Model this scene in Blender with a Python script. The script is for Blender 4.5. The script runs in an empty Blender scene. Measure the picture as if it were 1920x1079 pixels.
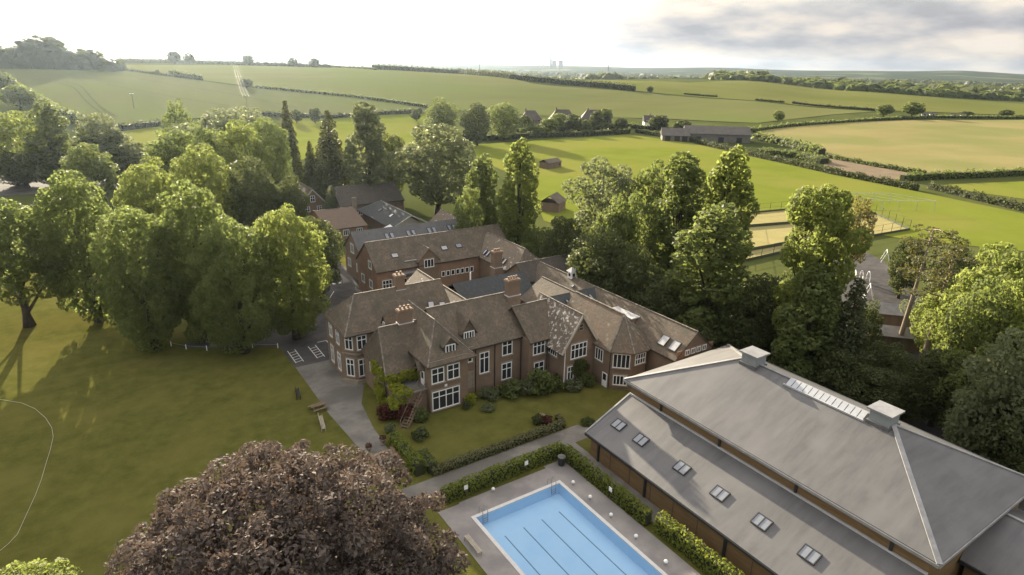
import bpy, bmesh, math, random
import numpy as np
from mathutils import Matrix, Vector
from mathutils.geometry import delaunay_2d_cdt

R = math.radians
scene = bpy.context.scene
COL = scene.collection

# ---------------------------------------------------------------- camera, sky, sun, exposure
CAM_H = 42.0
cam_data = bpy.data.cameras.new('camera')
cam_data.sensor_width = 36.0
cam_data.lens = 36.0 * 1172.57 / 1920.0
cam_data.clip_start = 0.5
cam_data.clip_end = 40000.0
camera = bpy.data.objects.new('camera', cam_data)
COL.objects.link(camera)
camera.location = (0.0, 0.0, CAM_H)
camera.matrix_world = Matrix(((0.837454, 0.169485, -0.519563, 0.0), (-0.546230, 0.289871, -0.785880, 0.0), (0.017411, 0.941939, 0.335331, CAM_H), (0.0, 0.0, 0.0, 1.0)))
scene.camera = camera

SUN_AZ, SUN_EL = 6.0, 14.2            # azimuth measured from +y towards +x
world = bpy.data.worlds.new('World')
scene.world = world
world.use_nodes = True
SUN_STRENGTH, SKY_STRENGTH, EXPOSURE = 5.0, 0.115, 1.88

def build_world():
    nt = world.node_tree
    nt.nodes.clear()
    N, L = nt.nodes.new, nt.links.new
    out = N('ShaderNodeOutputWorld')
    bg = N('ShaderNodeBackground')
    bg.inputs['Strength'].default_value = SKY_STRENGTH
    sky = N('ShaderNodeTexSky')
    sky.sky_type = 'NISHITA'
    sky.sun_disc = False
    sky.sun_elevation = R(SUN_EL)
    sky.sun_rotation = R(SUN_AZ)
    sky.altitude = 100
    sky.air_density = 1.0
    sky.dust_density = 2.5
    sky.ozone_density = 1.0
    # broken cloud deck, laid out on a plane above the ground so that it thins towards the horizon
    tc = N('ShaderNodeTexCoord')
    sep = N('ShaderNodeSeparateXYZ')
    L(tc.outputs['Generated'], sep.inputs[0])
    zz = N('ShaderNodeMath'); zz.operation = 'ABSOLUTE'
    L(sep.outputs['Z'], zz.inputs[0])
    add = N('ShaderNodeMath'); add.operation = 'ADD'; add.inputs[1].default_value = 0.22
    L(zz.outputs[0], add.inputs[0])
    dx = N('ShaderNodeMath'); dx.operation = 'DIVIDE'
    dy = N('ShaderNodeMath'); dy.operation = 'DIVIDE'
    L(sep.outputs['X'], dx.inputs[0]); L(add.outputs[0], dx.inputs[1])
    L(sep.outputs['Y'], dy.inputs[0]); L(add.outputs[0], dy.inputs[1])
    comb = N('ShaderNodeCombineXYZ')
    L(dx.outputs[0], comb.inputs[0]); L(dy.outputs[0], comb.inputs[1])
    n1 = N('ShaderNodeTexNoise')
    n1.inputs['Scale'].default_value = 1.5
    n1.inputs['Detail'].default_value = 9
    n1.inputs['Roughness'].default_value = 0.58
    n1.inputs['Distortion'].default_value = 0.3
    L(comb.outputs[0], n1.inputs['Vector'])
    ramp = N('ShaderNodeValToRGB')
    ramp.color_ramp.elements[0].position = 0.30
    ramp.color_ramp.elements[0].color = (0, 0, 0, 1)
    ramp.color_ramp.elements[1].position = 0.55
    ramp.color_ramp.elements[1].color = (1, 1, 1, 1)
    L(n1.outputs['Fac'], ramp.inputs['Fac'])
    n2 = N('ShaderNodeTexNoise')
    n2.inputs['Scale'].default_value = 2.3
    n2.inputs['Detail'].default_value = 6
    n2.inputs['Roughness'].default_value = 0.52
    L(comb.outputs[0], n2.inputs['Vector'])
    # an overcast deck is brighter overhead than low down, and brighter round the sun
    dot = N('ShaderNodeVectorMath'); dot.operation = 'DOT_PRODUCT'
    dot.inputs[1].default_value = (math.sin(R(SUN_AZ)) * math.cos(R(SUN_EL)), math.cos(R(SUN_AZ)) * math.cos(R(SUN_EL)), math.sin(R(SUN_EL)))
    L(tc.outputs['Generated'], dot.inputs[0])
    prox = N('ShaderNodeMapRange'); prox.interpolation_type = 'SMOOTHSTEP'
    prox.inputs['From Min'].default_value = 0.73; prox.inputs['From Max'].default_value = 1.0
    prox.inputs['To Min'].default_value = 0.0; prox.inputs['To Max'].default_value = 3.2
    L(dot.outputs['Value'], prox.inputs['Value'])
    elev = N('ShaderNodeMapRange')
    elev.inputs['From Min'].default_value = 0.0; elev.inputs['From Max'].default_value = 0.8
    elev.inputs['To Min'].default_value = 0.95; elev.inputs['To Max'].default_value = 2.6
    L(zz.outputs[0], elev.inputs['Value'])
    tone = N('ShaderNodeMapRange')
    tone.inputs['From Min'].default_value = 0.36; tone.inputs['From Max'].default_value = 0.66
    tone.inputs['To Min'].default_value = 1.0; tone.inputs['To Max'].default_value = 1.9
    L(n2.outputs['Fac'], tone.inputs['Value'])
    m1 = N('ShaderNodeMath'); m1.operation = 'MULTIPLY'; L(elev.outputs[0], m1.inputs[0]); L(tone.outputs[0], m1.inputs[1])
    m2 = N('ShaderNodeMath'); m2.operation = 'ADD'; L(m1.outputs[0], m2.inputs[0]); L(prox.outputs[0], m2.inputs[1])
    r2 = N('ShaderNodeValToRGB')
    r2.color_ramp.elements[0].position = 0.40
    r2.color_ramp.elements[0].color = (0.95, 0.95, 1.0, 1)
    r2.color_ramp.elements[1].position = 0.60
    r2.color_ramp.elements[1].color = (1.12, 1.0, 0.86, 1)
    L(n2.outputs['Fac'], r2.inputs['Fac'])
    mul = N('ShaderNodeMixRGB'); mul.blend_type = 'MULTIPLY'; mul.inputs['Fac'].default_value = 1.0
    L(m2.outputs[0], mul.inputs['Color1']); L(r2.outputs['Color'], mul.inputs['Color2'])
    # seen edge-on the deck closes up towards the horizon
    low = N('ShaderNodeMapRange'); low.interpolation_type = 'SMOOTHSTEP'
    low.inputs['From Min'].default_value = 0.05; low.inputs['From Max'].default_value = 0.30
    low.inputs['To Min'].default_value = 1.0; low.inputs['To Max'].default_value = 0.0
    L(zz.outputs[0], low.inputs['Value'])
    cov = N('ShaderNodeMath'); cov.operation = 'MAXIMUM'
    L(ramp.outputs['Color'], cov.inputs[0]); L(low.outputs[0], cov.inputs[1])
    mix = N('ShaderNodeMixRGB')
    L(cov.outputs[0], mix.inputs['Fac'])
    L(sky.outputs[0], mix.inputs['Color1']); L(mul.outputs[0], mix.inputs['Color2'])
    L(mix.outputs[0], bg.inputs['Color'])
    L(bg.outputs[0], out.inputs['Surface'])
build_world()

sun_data = bpy.data.lights.new('sun', 'SUN')
sun_data.energy = SUN_STRENGTH
sun_data.angle = R(0.5)
sun_data.color = (1.0, 0.87, 0.66)
sun = bpy.data.objects.new('sun', sun_data)
COL.objects.link(sun)
_d = Vector((math.sin(R(SUN_AZ)) * math.cos(R(SUN_EL)), math.cos(R(SUN_AZ)) * math.cos(R(SUN_EL)), math.sin(R(SUN_EL))))
sun.rotation_euler = _d.to_track_quat('Z', 'Y').to_euler()
sun.location = (0, 200, 120)

vs = scene.view_settings
vs.view_transform = 'Standard'
vs.look = 'None'
vs.exposure = EXPOSURE
vs.gamma = 1.0
vs.use_curve_mapping = False
scene.cycles.max_bounces = 6
scene.cycles.diffuse_bounces = 4
scene.cycles.glossy_bounces = 2
scene.cycles.transmission_bounces = 3
scene.cycles.transparent_max_bounces = 6
scene.cycles.volume_bounces = 0
scene.cycles.use_denoising = True

# ---------------------------------------------------------------- helpers
def link(o):
    COL.objects.link(o)
    return o

def tag(o, label=None, cat=None, group=None, kind=None):
    if label: o['label'] = label
    if cat: o['category'] = cat
    if group: o['group'] = group
    if kind: o['kind'] = kind
    return o

def empty(name, loc, label=None, cat=None, group=None, rz=0.0):
    o = bpy.data.objects.new(name, None)
    o.empty_display_size = 0.5
    o.location = loc
    o.rotation_euler = (0, 0, rz)
    link(o)
    return tag(o, label, cat, group)

class MB:
    """Collects simple solids and links them as one mesh object."""
    def __init__(self):
        self.v, self.f = [], []
    def add(self, vs_, fs_):
        n = len(self.v)
        self.v += [tuple(p) for p in vs_]
        self.f += [tuple(i + n for i in f) for f in fs_]
        return self
    def box(self, x0, x1, y0, y1, z0, z1):
        return self.add([(x0, y0, z0), (x1, y0, z0), (x1, y1, z0), (x0, y1, z0), (x0, y0, z1), (x1, y0, z1), (x1, y1, z1), (x0, y1, z1)],
                        [(3, 2, 1, 0), (4, 5, 6, 7), (0, 1, 5, 4), (1, 2, 6, 5), (2, 3, 7, 6), (3, 0, 4, 7)])
    def prism(self, poly, z0, z1):
        """poly counter-clockwise from above; z1 may be a list of heights"""
        n = len(poly)
        zt = z1 if isinstance(z1, (list, tuple)) else [z1] * n
        a = [(p[0], p[1], z0) for p in poly] + [(p[0], p[1], zt[i]) for i, p in enumerate(poly)]
        fs_ = [tuple(range(n - 1, -1, -1)), tuple(range(n, 2 * n))]
        fs_ += [(i, (i + 1) % n, (i + 1) % n + n, i + n) for i in range(n)]
        return self.add(a, fs_)
    def bar(self, p, q, w, h=None, up=(0, 0, 1)):
        """a beam of w x h from p to q"""
        h = h or w
        p, q = Vector(p), Vector(q)
        d = (q - p).normalized()
        u = Vector(up)
        if abs(d.dot(u)) > 0.98: u = Vector((1, 0, 0))
        s = d.cross(u).normalized() * (w / 2)
        t = s.cross(d).normalized() * (h / 2)
        a = [p - s - t, p + s - t, p + s + t, p - s + t, q - s - t, q + s - t, q + s + t, q - s + t]
        return self.add(a, [(0, 1, 2, 3), (7, 6, 5, 4), (0, 4, 5, 1), (1, 5, 6, 2), (2, 6, 7, 3), (3, 7, 4, 0)])
    def tube(self, pts, rad, n=8, cap=True):
        pts = [Vector(p) for p in pts]
        rr = rad if isinstance(rad, (list, tuple)) else [rad] * len(pts)
        base = len(self.v)
        for i, p in enumerate(pts):
            d = (pts[min(i + 1, len(pts) - 1)] - pts[max(i - 1, 0)]).normalized()
            u = Vector((0, 0, 1)) if abs(d.z) < 0.95 else Vector((1, 0, 0))
            s = d.cross(u).normalized(); t = d.cross(s).normalized()
            for k in range(n):
                a = 2 * math.pi * k / n
                self.v.append(tuple(p + (s * math.cos(a) + t * math.sin(a)) * rr[i]))
        for i in range(len(pts) - 1):
            for k in range(n):
                a, b = base + i * n + k, base + i * n + (k + 1) % n
                self.f.append((a, a + n, b + n, b))
        if cap:
            self.f.append(tuple(base + k for k in range(n)))
            self.f.append(tuple(base + (len(pts) - 1) * n + k for k in range(n - 1, -1, -1)))
        return self
    def shell(self, verts, faces, t=0.18):
        """a roof surface thickened straight down"""
        n = len(verts)
        edges = {}
        for f in faces:
            for i in range(len(f)):
                edges[(f[i], f[(i + 1) % len(f)])] = 1
        side = [(b, a) for (a, b) in edges if (b, a) not in edges]
        vv = list(verts) + [(p[0], p[1], p[2] - t) for p in verts]
        ff = list(faces) + [tuple(i + n for i in reversed(f)) for f in faces] + [(a, b, b + n, a + n) for (a, b) in side]
        return self.add(vv, ff)
    def mesh(self, name, mat=None, smooth=False):
        me = bpy.data.meshes.new(name)
        me.from_pydata(self.v, [], self.f)
        if smooth:
            me.polygons.foreach_set('use_smooth', [True] * len(me.polygons))
        if mat: me.materials.append(mat)
        me.update()
        return me
    def build(self, name, mat, parent=None, smooth=False, off=None):
        o = bpy.data.objects.new(name, self.mesh(name, mat, smooth))
        link(o)
        if parent is not None:
            o.parent = parent
            if off is None:                      # geometry given in world metres
                w = root_loc(parent)
                o.location = -w
            else:
                o.location = off
        return o

def root_loc(o):
    w = Vector((0, 0, 0))
    while o is not None:
        w += o.location
        o = o.parent
    return w

def inst(name, me, parent, wloc, rz=0.0, scale=None):
    """an object on shared mesh data at a world place under an unrotated parent"""
    o = bpy.data.objects.new(name, me)
    link(o)
    if parent is not None:
        o.parent = parent
        o.location = Vector(wloc) - root_loc(parent)
    else:
        o.location = wloc
    o.rotation_euler = (0, 0, rz)
    if scale: o.scale = scale
    return o

# ---------------------------------------------------------------- materials
def new_mat(name):
    m = bpy.data.materials.new(name)
    m.use_nodes = True
    nt = m.node_tree
    b = nt.nodes['Principled BSDF']
    return m, nt, b

def noise_mat(name, c1, c2, scale=1.0, detail=6, rough=0.85, bump=0.0, bump_scale=None, stretch=None, lo=0.35, hi=0.65, spec=0.3, c3=None, scale3=0.05, lo3=0.45, hi3=0.6, metallic=0.0, rot=None):
    m, nt, b = new_mat(name)
    N, L = nt.nodes.new, nt.links.new
    geo = N('ShaderNodeTexCoord')
    vec = geo.outputs['Object']
    if stretch or rot:
        mp = N('ShaderNodeMapping')
        if stretch: mp.inputs['Scale'].default_value = stretch
        if rot: mp.inputs['Rotation'].default_value = rot
        L(vec, mp.inputs['Vector']); vec = mp.outputs[0]
    n = N('ShaderNodeTexNoise')
    n.inputs['Scale'].default_value = scale
    n.inputs['Detail'].default_value = detail
    n.inputs['Roughness'].default_value = 0.65
    L(vec, n.inputs['Vector'])
    rp = N('ShaderNodeValToRGB')
    rp.color_ramp.elements[0].position = lo; rp.color_ramp.elements[0].color = (*c1, 1)
    rp.color_ramp.elements[1].position = hi; rp.color_ramp.elements[1].color = (*c2, 1)
    L(n.outputs['Fac'], rp.inputs['Fac'])
    col = rp.outputs['Color']
    if c3:
        n3 = N('ShaderNodeTexNoise')
        n3.inputs['Scale'].default_value = scale3
        n3.inputs['Detail'].default_value = 5
        L(geo.outputs['Object'], n3.inputs['Vector'])
        r3 = N('ShaderNodeValToRGB')
        r3.color_ramp.elements[0].position = lo3; r3.color_ramp.elements[0].color = (0, 0, 0, 1)
        r3.color_ramp.elements[1].position = hi3; r3.color_ramp.elements[1].color = (1, 1, 1, 1)
        L(n3.outputs['Fac'], r3.inputs['Fac'])
        mx = N('ShaderNodeMixRGB')
        L(r3.outputs['Color'], mx.inputs['Fac']); L(col, mx.inputs['Color1'])
        mx.inputs['Color2'].default_value = (*c3, 1)
        col = mx.outputs[0]
    L(col, b.inputs['Base Color'])
    b.inputs['Roughness'].default_value = rough
    b.inputs['Specular IOR Level'].default_value = spec
    b.inputs['Metallic'].default_value = metallic
    if bump:
        nb = N('ShaderNodeTexNoise')
        nb.inputs['Scale'].default_value = bump_scale or scale * 4
        nb.inputs['Detail'].default_value = 4
        L(geo.outputs['Object'], nb.inputs['Vector'])
        bp = N('ShaderNodeBump')
        bp.inputs['Strength'].default_value = bump
        bp.inputs['Distance'].default_value = 0.1
        L(nb.outputs['Fac'], bp.inputs['Height'])
        L(bp.outputs[0], b.inputs['Normal'])
    return m

def tile_mat(name, c1, c2, c3, lichen=None, lich_lo=0.58, lich_hi=0.66, lich_scale=1.1):
    """plain clay tiles seen from far off: mottled tiles in courses, darker and mossy patches, pale lichen"""
    m, nt, b = new_mat(name)
    N, L = nt.nodes.new, nt.links.new
    geo = N('ShaderNodeTexCoord')
    br = N('ShaderNodeTexVoronoi')
    br.inputs['Scale'].default_value = 3.6
    L(geo.outputs['Object'], br.inputs['Vector'])
    bw = N('ShaderNodeRGBToBW'); L(br.outputs['Color'], bw.inputs[0])
    rp = N('ShaderNodeValToRGB')
    rp.color_ramp.elements[0].color = (*[k * 1.08 for k in c1], 1); rp.color_ramp.elements[1].color = (*[k * 1.08 for k in c2], 1)
    L(bw.outputs[0], rp.inputs['Fac'])
    n = N('ShaderNodeTexNoise'); n.inputs['Scale'].default_value = 0.5; n.inputs['Detail'].default_value = 8; n.inputs['Roughness'].default_value = 0.7
    L(geo.outputs['Object'], n.inputs['Vector'])
    r3 = N('ShaderNodeValToRGB'); r3.color_ramp.elements[0].position = 0.42; r3.color_ramp.elements[1].position = 0.66
    L(n.outputs['Fac'], r3.inputs['Fac'])
    mx = N('ShaderNodeMixRGB'); mx.inputs['Color2'].default_value = (*c3, 1)
    L(r3.outputs['Color'], mx.inputs['Fac']); L(rp.outputs['Color'], mx.inputs['Color1'])
    col = mx.outputs[0]
    if lichen:
        n4 = N('ShaderNodeTexNoise'); n4.inputs['Scale'].default_value = lich_scale; n4.inputs['Detail'].default_value = 6; n4.inputs['Roughness'].default_value = 0.6
        L(geo.outputs['Object'], n4.inputs['Vector'])
        r4 = N('ShaderNodeValToRGB'); r4.color_ramp.elements[0].position = lich_lo; r4.color_ramp.elements[1].position = lich_hi
        L(n4.outputs['Fac'], r4.inputs['Fac'])
        m4 = N('ShaderNodeMixRGB'); m4.inputs['Color2'].default_value = (*lichen, 1)
        L(r4.outputs['Color'], m4.inputs['Fac']); L(col, m4.inputs['Color1'])
        col = m4.outputs[0]
    L(col, b.inputs['Base Color'])
    b.inputs['Roughness'].default_value = 0.8
    b.inputs['Specular IOR Level'].default_value = 0.35
    # courses every 11 cm show as fine relief
    sp = N('ShaderNodeSeparateXYZ'); L(geo.outputs['Object'], sp.inputs[0])
    ml = N('ShaderNodeMath'); ml.operation = 'MULTIPLY'; ml.inputs[1].default_value = 12.0
    L(sp.outputs['Z'], ml.inputs[0])
    fr = N('ShaderNodeMath'); fr.operation = 'FRACT'; L(ml.outputs[0], fr.inputs[0])
    ad = N('ShaderNodeMath'); ad.operation = 'ADD'; L(fr.outputs[0], ad.inputs[0]); L(bw.outputs[0], ad.inputs[1])
    bp = N('ShaderNodeBump'); bp.inputs['Strength'].default_value = 0.5; bp.inputs['Distance'].default_value = 0.04
    L(ad.outputs[0], bp.inputs['Height']); L(bp.outputs[0], b.inputs['Normal'])
    return m

def brick_mat(name, c1, c2, mortar):
    m, nt, b = new_mat(name)
    N, L = nt.nodes.new, nt.links.new
    geo = N('ShaderNodeTexCoord')
    sp = N('ShaderNodeSeparateXYZ'); L(geo.outputs['Object'], sp.inputs[0])
    ad = N('ShaderNodeMath'); ad.operation = 'ADD'; L(sp.outputs['X'], ad.inputs[0]); L(sp.outputs['Y'], ad.inputs[1])
    cb = N('ShaderNodeCombineXYZ'); L(ad.outputs[0], cb.inputs[0]); L(sp.outputs['Z'], cb.inputs[1])
    br = N('ShaderNodeTexBrick')
    br.inputs['Scale'].default_value = 4.4
    br.inputs['Color1'].default_value = (*c1, 1); br.inputs['Color2'].default_value = (*c2, 1); br.inputs['Mortar'].default_value = (*mortar, 1)
    br.inputs['Mortar Size'].default_value = 0.02
    L(cb.outputs[0], br.inputs['Vector'])
    n = N('ShaderNodeTexNoise'); n.inputs['Scale'].default_value = 0.7; n.inputs['Detail'].default_value = 6
    L(geo.outputs['Object'], n.inputs['Vector'])
    rp = N('ShaderNodeValToRGB'); rp.color_ramp.elements[0].color = (0.65, 0.62, 0.6, 1); rp.color_ramp.elements[1].color = (1.15, 1.1, 1.05, 1)
    L(n.outputs['Fac'], rp.inputs['Fac'])
    mx = N('ShaderNodeMixRGB'); mx.blend_type = 'MULTIPLY'; mx.inputs['Fac'].default_value = 1.0
    L(br.outputs['Color'], mx.inputs['Color1']); L(rp.outputs['Color'], mx.inputs['Color2'])
    L(mx.outputs[0], b.inputs['Base Color'])
    b.inputs['Roughness'].default_value = 0.9
    return m

def leaf_mat(name, c1, c2, trans=0.4, tcol=None, rough=0.6, spec=0.18):
    m, nt, b = new_mat(name)
    N, L = nt.nodes.new, nt.links.new
    out = nt.nodes['Material Output']
    g = N('ShaderNodeNewGeometry')
    rp = N('ShaderNodeValToRGB')
    rp.color_ramp.elements[0].color = (*c1, 1); rp.color_ramp.elements[1].color = (*c2, 1)
    L(g.outputs['Random Per Island'], rp.inputs['Fac'])
    oi = N('ShaderNodeObjectInfo')
    hs = N('ShaderNodeHueSaturation')
    mr = N('ShaderNodeMapRange'); mr.inputs['To Min'].default_value = 0.8; mr.inputs['To Max'].default_value = 1.2
    L(oi.outputs['Random'], mr.inputs['Value']); L(mr.outputs[0], hs.inputs['Value'])
    L(rp.outputs['Color'], hs.inputs['Color'])
    L(hs.outputs[0], b.inputs['Base Color'])
    b.inputs['Roughness'].default_value = rough
    b.inputs['Specular IOR Level'].default_value = spec
    tr = N('ShaderNodeBsdfTranslucent')
    tr.inputs['Color'].default_value = (*(tcol or (c2[0] * 2.2, c2[1] * 1.8, c2[2] * 0.8)), 1)
    mx = N('ShaderNodeMixShader'); mx.inputs['Fac'].default_value = trans
    L(b.outputs[0], mx.inputs[1]); L(tr.outputs[0], mx.inputs[2]); L(mx.outputs[0], out.inputs['Surface'])
    return m

def plain(name, c, rough=0.6, spec=0.4, metallic=0.0):
    m, nt, b = new_mat(name)
    N, L = nt.nodes.new, nt.links.new
    geo = N('ShaderNodeTexCoord')
    n = N('ShaderNodeTexNoise'); n.inputs['Scale'].default_value = 2.5; n.inputs['Detail'].default_value = 5
    L(geo.outputs['Object'], n.inputs['Vector'])
    rp = N('ShaderNodeValToRGB')
    rp.color_ramp.elements[0].color = (c[0] * 0.82, c[1] * 0.82, c[2] * 0.82, 1)
    rp.color_ramp.elements[1].color = (min(1, c[0] * 1.12), min(1, c[1] * 1.12), min(1, c[2] * 1.12), 1)
    L(n.outputs['Fac'], rp.inputs['Fac']); L(rp.outputs['Color'], b.inputs['Base Color'])
    b.inputs['Roughness'].default_value = rough
    b.inputs['Specular IOR Level'].default_value = spec
    b.inputs['Metallic'].default_value = metallic
    return m

M = {}
M['lawn'] = noise_mat('lawn_grass', (0.074, 0.075, 0.018), (0.112, 0.11, 0.029), 0.5, 10, 0.9, 0.6, 9.0, c3=(0.128, 0.115, 0.033), scale3=0.11, lo3=0.46, hi3=0.78, spec=0.0)
M['terrain'] = noise_mat('rough_grass', (0.06, 0.072, 0.022), (0.095, 0.105, 0.036), 0.02, 8, 0.9, c3=(0.05, 0.062, 0.022), scale3=0.0035, lo3=0.48, hi3=0.56, spec=0.0)
M['far_land'] = noise_mat('far_woodland_and_fields', (0.022, 0.032, 0.014), (0.05, 0.062, 0.026), 0.004, 8, 0.95, c3=(0.10, 0.11, 0.05), scale3=0.0022, lo3=0.56, hi3=0.62, spec=0.0)
M['green1'] = noise_mat('mown_grass', (0.1244, 0.148, 0.0228), (0.1517, 0.1739, 0.0293), 0.05, 6, 0.9, 0.2, 3.0, c3=(0.1633, 0.1702, 0.0366), scale3=0.02, spec=0.0)
M['green2'] = noise_mat('pasture', (0.1176, 0.1242, 0.0374), (0.144, 0.1469, 0.0462), 0.012, 6, 0.9, c3=(0.108, 0.121, 0.033), scale3=0.006, spec=0.0)
M['wheat'] = noise_mat('young_wheat', (0.0981, 0.1077, 0.0426), (0.1208, 0.1256, 0.0512), 0.02, 7, 0.85, stretch=(1.0, 0.25, 1.0), c3=(0.1094, 0.1256, 0.0426), scale3=0.006, spec=0.0)
M['wheat2'] = noise_mat('young_wheat_pale', (0.1129, 0.1193, 0.0427), (0.138, 0.1424, 0.0528), 0.014, 7, 0.85, stretch=(0.3, 1.0, 1.0), c3=(0.1171, 0.1347, 0.0427), scale3=0.005, spec=0.0)
M['gold'] = noise_mat('ripe_barley', (0.1981, 0.1765, 0.0733), (0.2331, 0.2039, 0.0895), 0.03, 7, 0.85, stretch=(0.3, 1.0, 1.0), c3=(0.1709, 0.1726, 0.0651), scale3=0.012, spec=0.0)
M['soil'] = noise_mat('bare_soil', (0.1615, 0.1275, 0.085), (0.204, 0.1615, 0.1105), 0.2, 7, 0.95, spec=0.0)
M['tarmac'] = noise_mat('tarmac', (0.055, 0.052, 0.05), (0.085, 0.08, 0.076), 0.6, 8, 0.85, 0.25, 12.0, c3=(0.11, 0.10, 0.09), scale3=0.12, lo3=0.5, hi3=0.7, spec=0.05)
M['gravel'] = noise_mat('pale_gravel_path', (0.15, 0.137, 0.118), (0.20, 0.185, 0.16), 0.9, 8, 0.9, 0.3, 14.0, c3=(0.12, 0.11, 0.095), scale3=0.25)
M['deck'] = noise_mat('pool_paving', (0.22, 0.20, 0.185), (0.27, 0.245, 0.225), 0.8, 8, 0.8, 0.1, 10.0, c3=(0.19, 0.175, 0.165), scale3=0.3)
M['court'] = noise_mat('court_sand_grass', (0.264, 0.232, 0.096), (0.304, 0.264, 0.12), 0.2, 6, 0.9, spec=0.0)
M['paint'] = plain('white_road_paint', (0.62, 0.61, 0.57), 0.7)
M['tile'] = tile_mat('clay_tiles', (0.085, 0.066, 0.047), (0.155, 0.115, 0.078), (0.075, 0.066, 0.045), lichen=(0.22, 0.20, 0.15), lich_lo=0.62, lich_hi=0.85, lich_scale=2.0)
M['tile_lichen'] = tile_mat('clay_tiles_with_lichen', (0.10, 0.08, 0.06), (0.18, 0.135, 0.095), (0.12, 0.10, 0.075), lichen=(0.55, 0.52, 0.46), lich_lo=0.53, lich_hi=0.6, lich_scale=1.7)
M['tile_red'] = tile_mat('reddish_clay_tiles', (0.10, 0.075, 0.053), (0.17, 0.12, 0.082), (0.11, 0.095, 0.065), lichen=(0.30, 0.27, 0.18), lich_lo=0.6, lich_hi=0.75)
M['tile_dark'] = tile_mat('dark_plain_tiles', (0.05, 0.042, 0.035), (0.095, 0.075, 0.058), (0.055, 0.05, 0.04))
M['slate'] = tile_mat('grey_slates', (0.085, 0.085, 0.085), (0.125, 0.122, 0.118), (0.10, 0.097, 0.09))
M['slate_dark'] = tile_mat('dark_slates', (0.035, 0.038, 0.04), (0.06, 0.062, 0.062), (0.045, 0.05, 0.045))
M['ridge'] = noise_mat('ridge_tiles_weathered', (0.12, 0.10, 0.078), (0.34, 0.31, 0.26), 2.2, 6, 0.85, lo=0.45, hi=0.75)
M['brick'] = brick_mat('brown_brick', (0.16, 0.108, 0.07), (0.22, 0.147, 0.096), (0.24, 0.20, 0.15))
M['brick_red'] = brick_mat('orange_brick', (0.215, 0.125, 0.078), (0.28, 0.165, 0.10), (0.30, 0.23, 0.16))
M['stone'] = noise_mat('stone_dressing', (0.20, 0.165, 0.12), (0.28, 0.235, 0.175), 1.5, 6, 0.85)
M['white'] = plain('white_painted_wood', (0.80, 0.79, 0.75), 0.5)
M['glass'] = plain('window_glass', (0.028, 0.03, 0.034), 0.06, 0.6)
M['skyglass'] = plain('roof_window_glass', (0.20, 0.215, 0.235), 0.08, 0.8)
M['farsteel'] = plain('grey_steel_and_concrete', (0.10, 0.105, 0.11), 0.8)
M['black'] = plain('black_iron', (0.025, 0.025, 0.026), 0.5)
M['lead'] = noise_mat('pale_lead', (0.36, 0.355, 0.35), (0.46, 0.455, 0.45), 0.8, 6, 0.55)
M['wood'] = noise_mat('weathered_timber', (0.12, 0.085, 0.055), (0.20, 0.145, 0.095), 1.2, 6, 0.8, stretch=(1, 1, 0.15))
M['board'] = noise_mat('stained_boarding', (0.144, 0.09, 0.0396), (0.2016, 0.1296, 0.0612), 1.6, 6, 0.75, stretch=(0.3, 0.3, 2.5))
M['membrane'] = noise_mat('grey_sheet_roofing', (0.0795, 0.077, 0.076), (0.1324, 0.1285, 0.125), 1.1, 9, 0.55, 0.08, 1.5, stretch=(0.16, 1.0, 0.3), lo=0.3, hi=0.72, c3=(0.1347, 0.1308, 0.1266), scale3=0.25, lo3=0.46, hi3=0.72, spec=0.4, rot=(0, 0, 0.22))
M['zinc'] = noise_mat('zinc_capping', (0.2214, 0.2173, 0.2091), (0.3116, 0.3075, 0.2993), 1.2, 5, 0.45, metallic=0.2)
M['pooltile'] = noise_mat('blue_pool_lining', (0.42, 0.62, 0.82), (0.47, 0.66, 0.84), 0.35, 4, 0.5)
M['lane'] = plain('dark_lane_tiles', (0.13, 0.22, 0.34), 0.5)
M['bark'] = noise_mat('bark', (0.045, 0.035, 0.025), (0.085, 0.065, 0.045), 3.0, 6, 0.95, 0.6, 8.0, stretch=(1, 1, 0.25))
M['palebark'] = noise_mat('pale_pine_bark', (0.16, 0.125, 0.09), (0.25, 0.20, 0.15), 2.0, 6, 0.95, 0.4, 8.0, stretch=(1, 1, 0.3))
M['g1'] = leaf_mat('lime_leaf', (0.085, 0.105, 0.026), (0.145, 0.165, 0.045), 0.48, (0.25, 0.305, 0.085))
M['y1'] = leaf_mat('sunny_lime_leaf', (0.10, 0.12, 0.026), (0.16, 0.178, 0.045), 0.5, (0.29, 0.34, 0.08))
M['g2'] = leaf_mat('mid_green_leaf', (0.072, 0.094, 0.027), (0.125, 0.148, 0.046), 0.45, (0.23, 0.275, 0.07))
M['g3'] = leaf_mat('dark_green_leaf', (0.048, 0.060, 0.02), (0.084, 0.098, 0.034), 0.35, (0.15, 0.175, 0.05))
M['g4'] = leaf_mat('grey_green_leaf', (0.095, 0.11, 0.052), (0.15, 0.168, 0.086), 0.45, (0.25, 0.28, 0.12))
M['g5'] = leaf_mat('thin_olive_leaf', (0.10, 0.105, 0.056), (0.15, 0.155, 0.082), 0.45)
M['c1'] = leaf_mat('conifer_needles', (0.042, 0.052, 0.024), (0.074, 0.088, 0.038), 0.25)
M['copper'] = leaf_mat('copper_beech_leaf', (0.078, 0.062, 0.052), (0.145, 0.118, 0.10), 0.2, (0.2, 0.14, 0.105), rough=0.75, spec=0.15)
M['hedge'] = leaf_mat('hedge_leaf', (0.10, 0.125, 0.02), (0.165, 0.19, 0.035), 0.4, (0.33, 0.36, 0.04))
M['yellow'] = leaf_mat('yellow_green_leaf', (0.17, 0.19, 0.02), (0.27, 0.28, 0.035), 0.45, (0.45, 0.48, 0.06))
M['redleaf'] = leaf_mat('dark_red_leaf', (0.05, 0.018, 0.014), (0.10, 0.035, 0.025), 0.3, (0.2, 0.05, 0.03))
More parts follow.
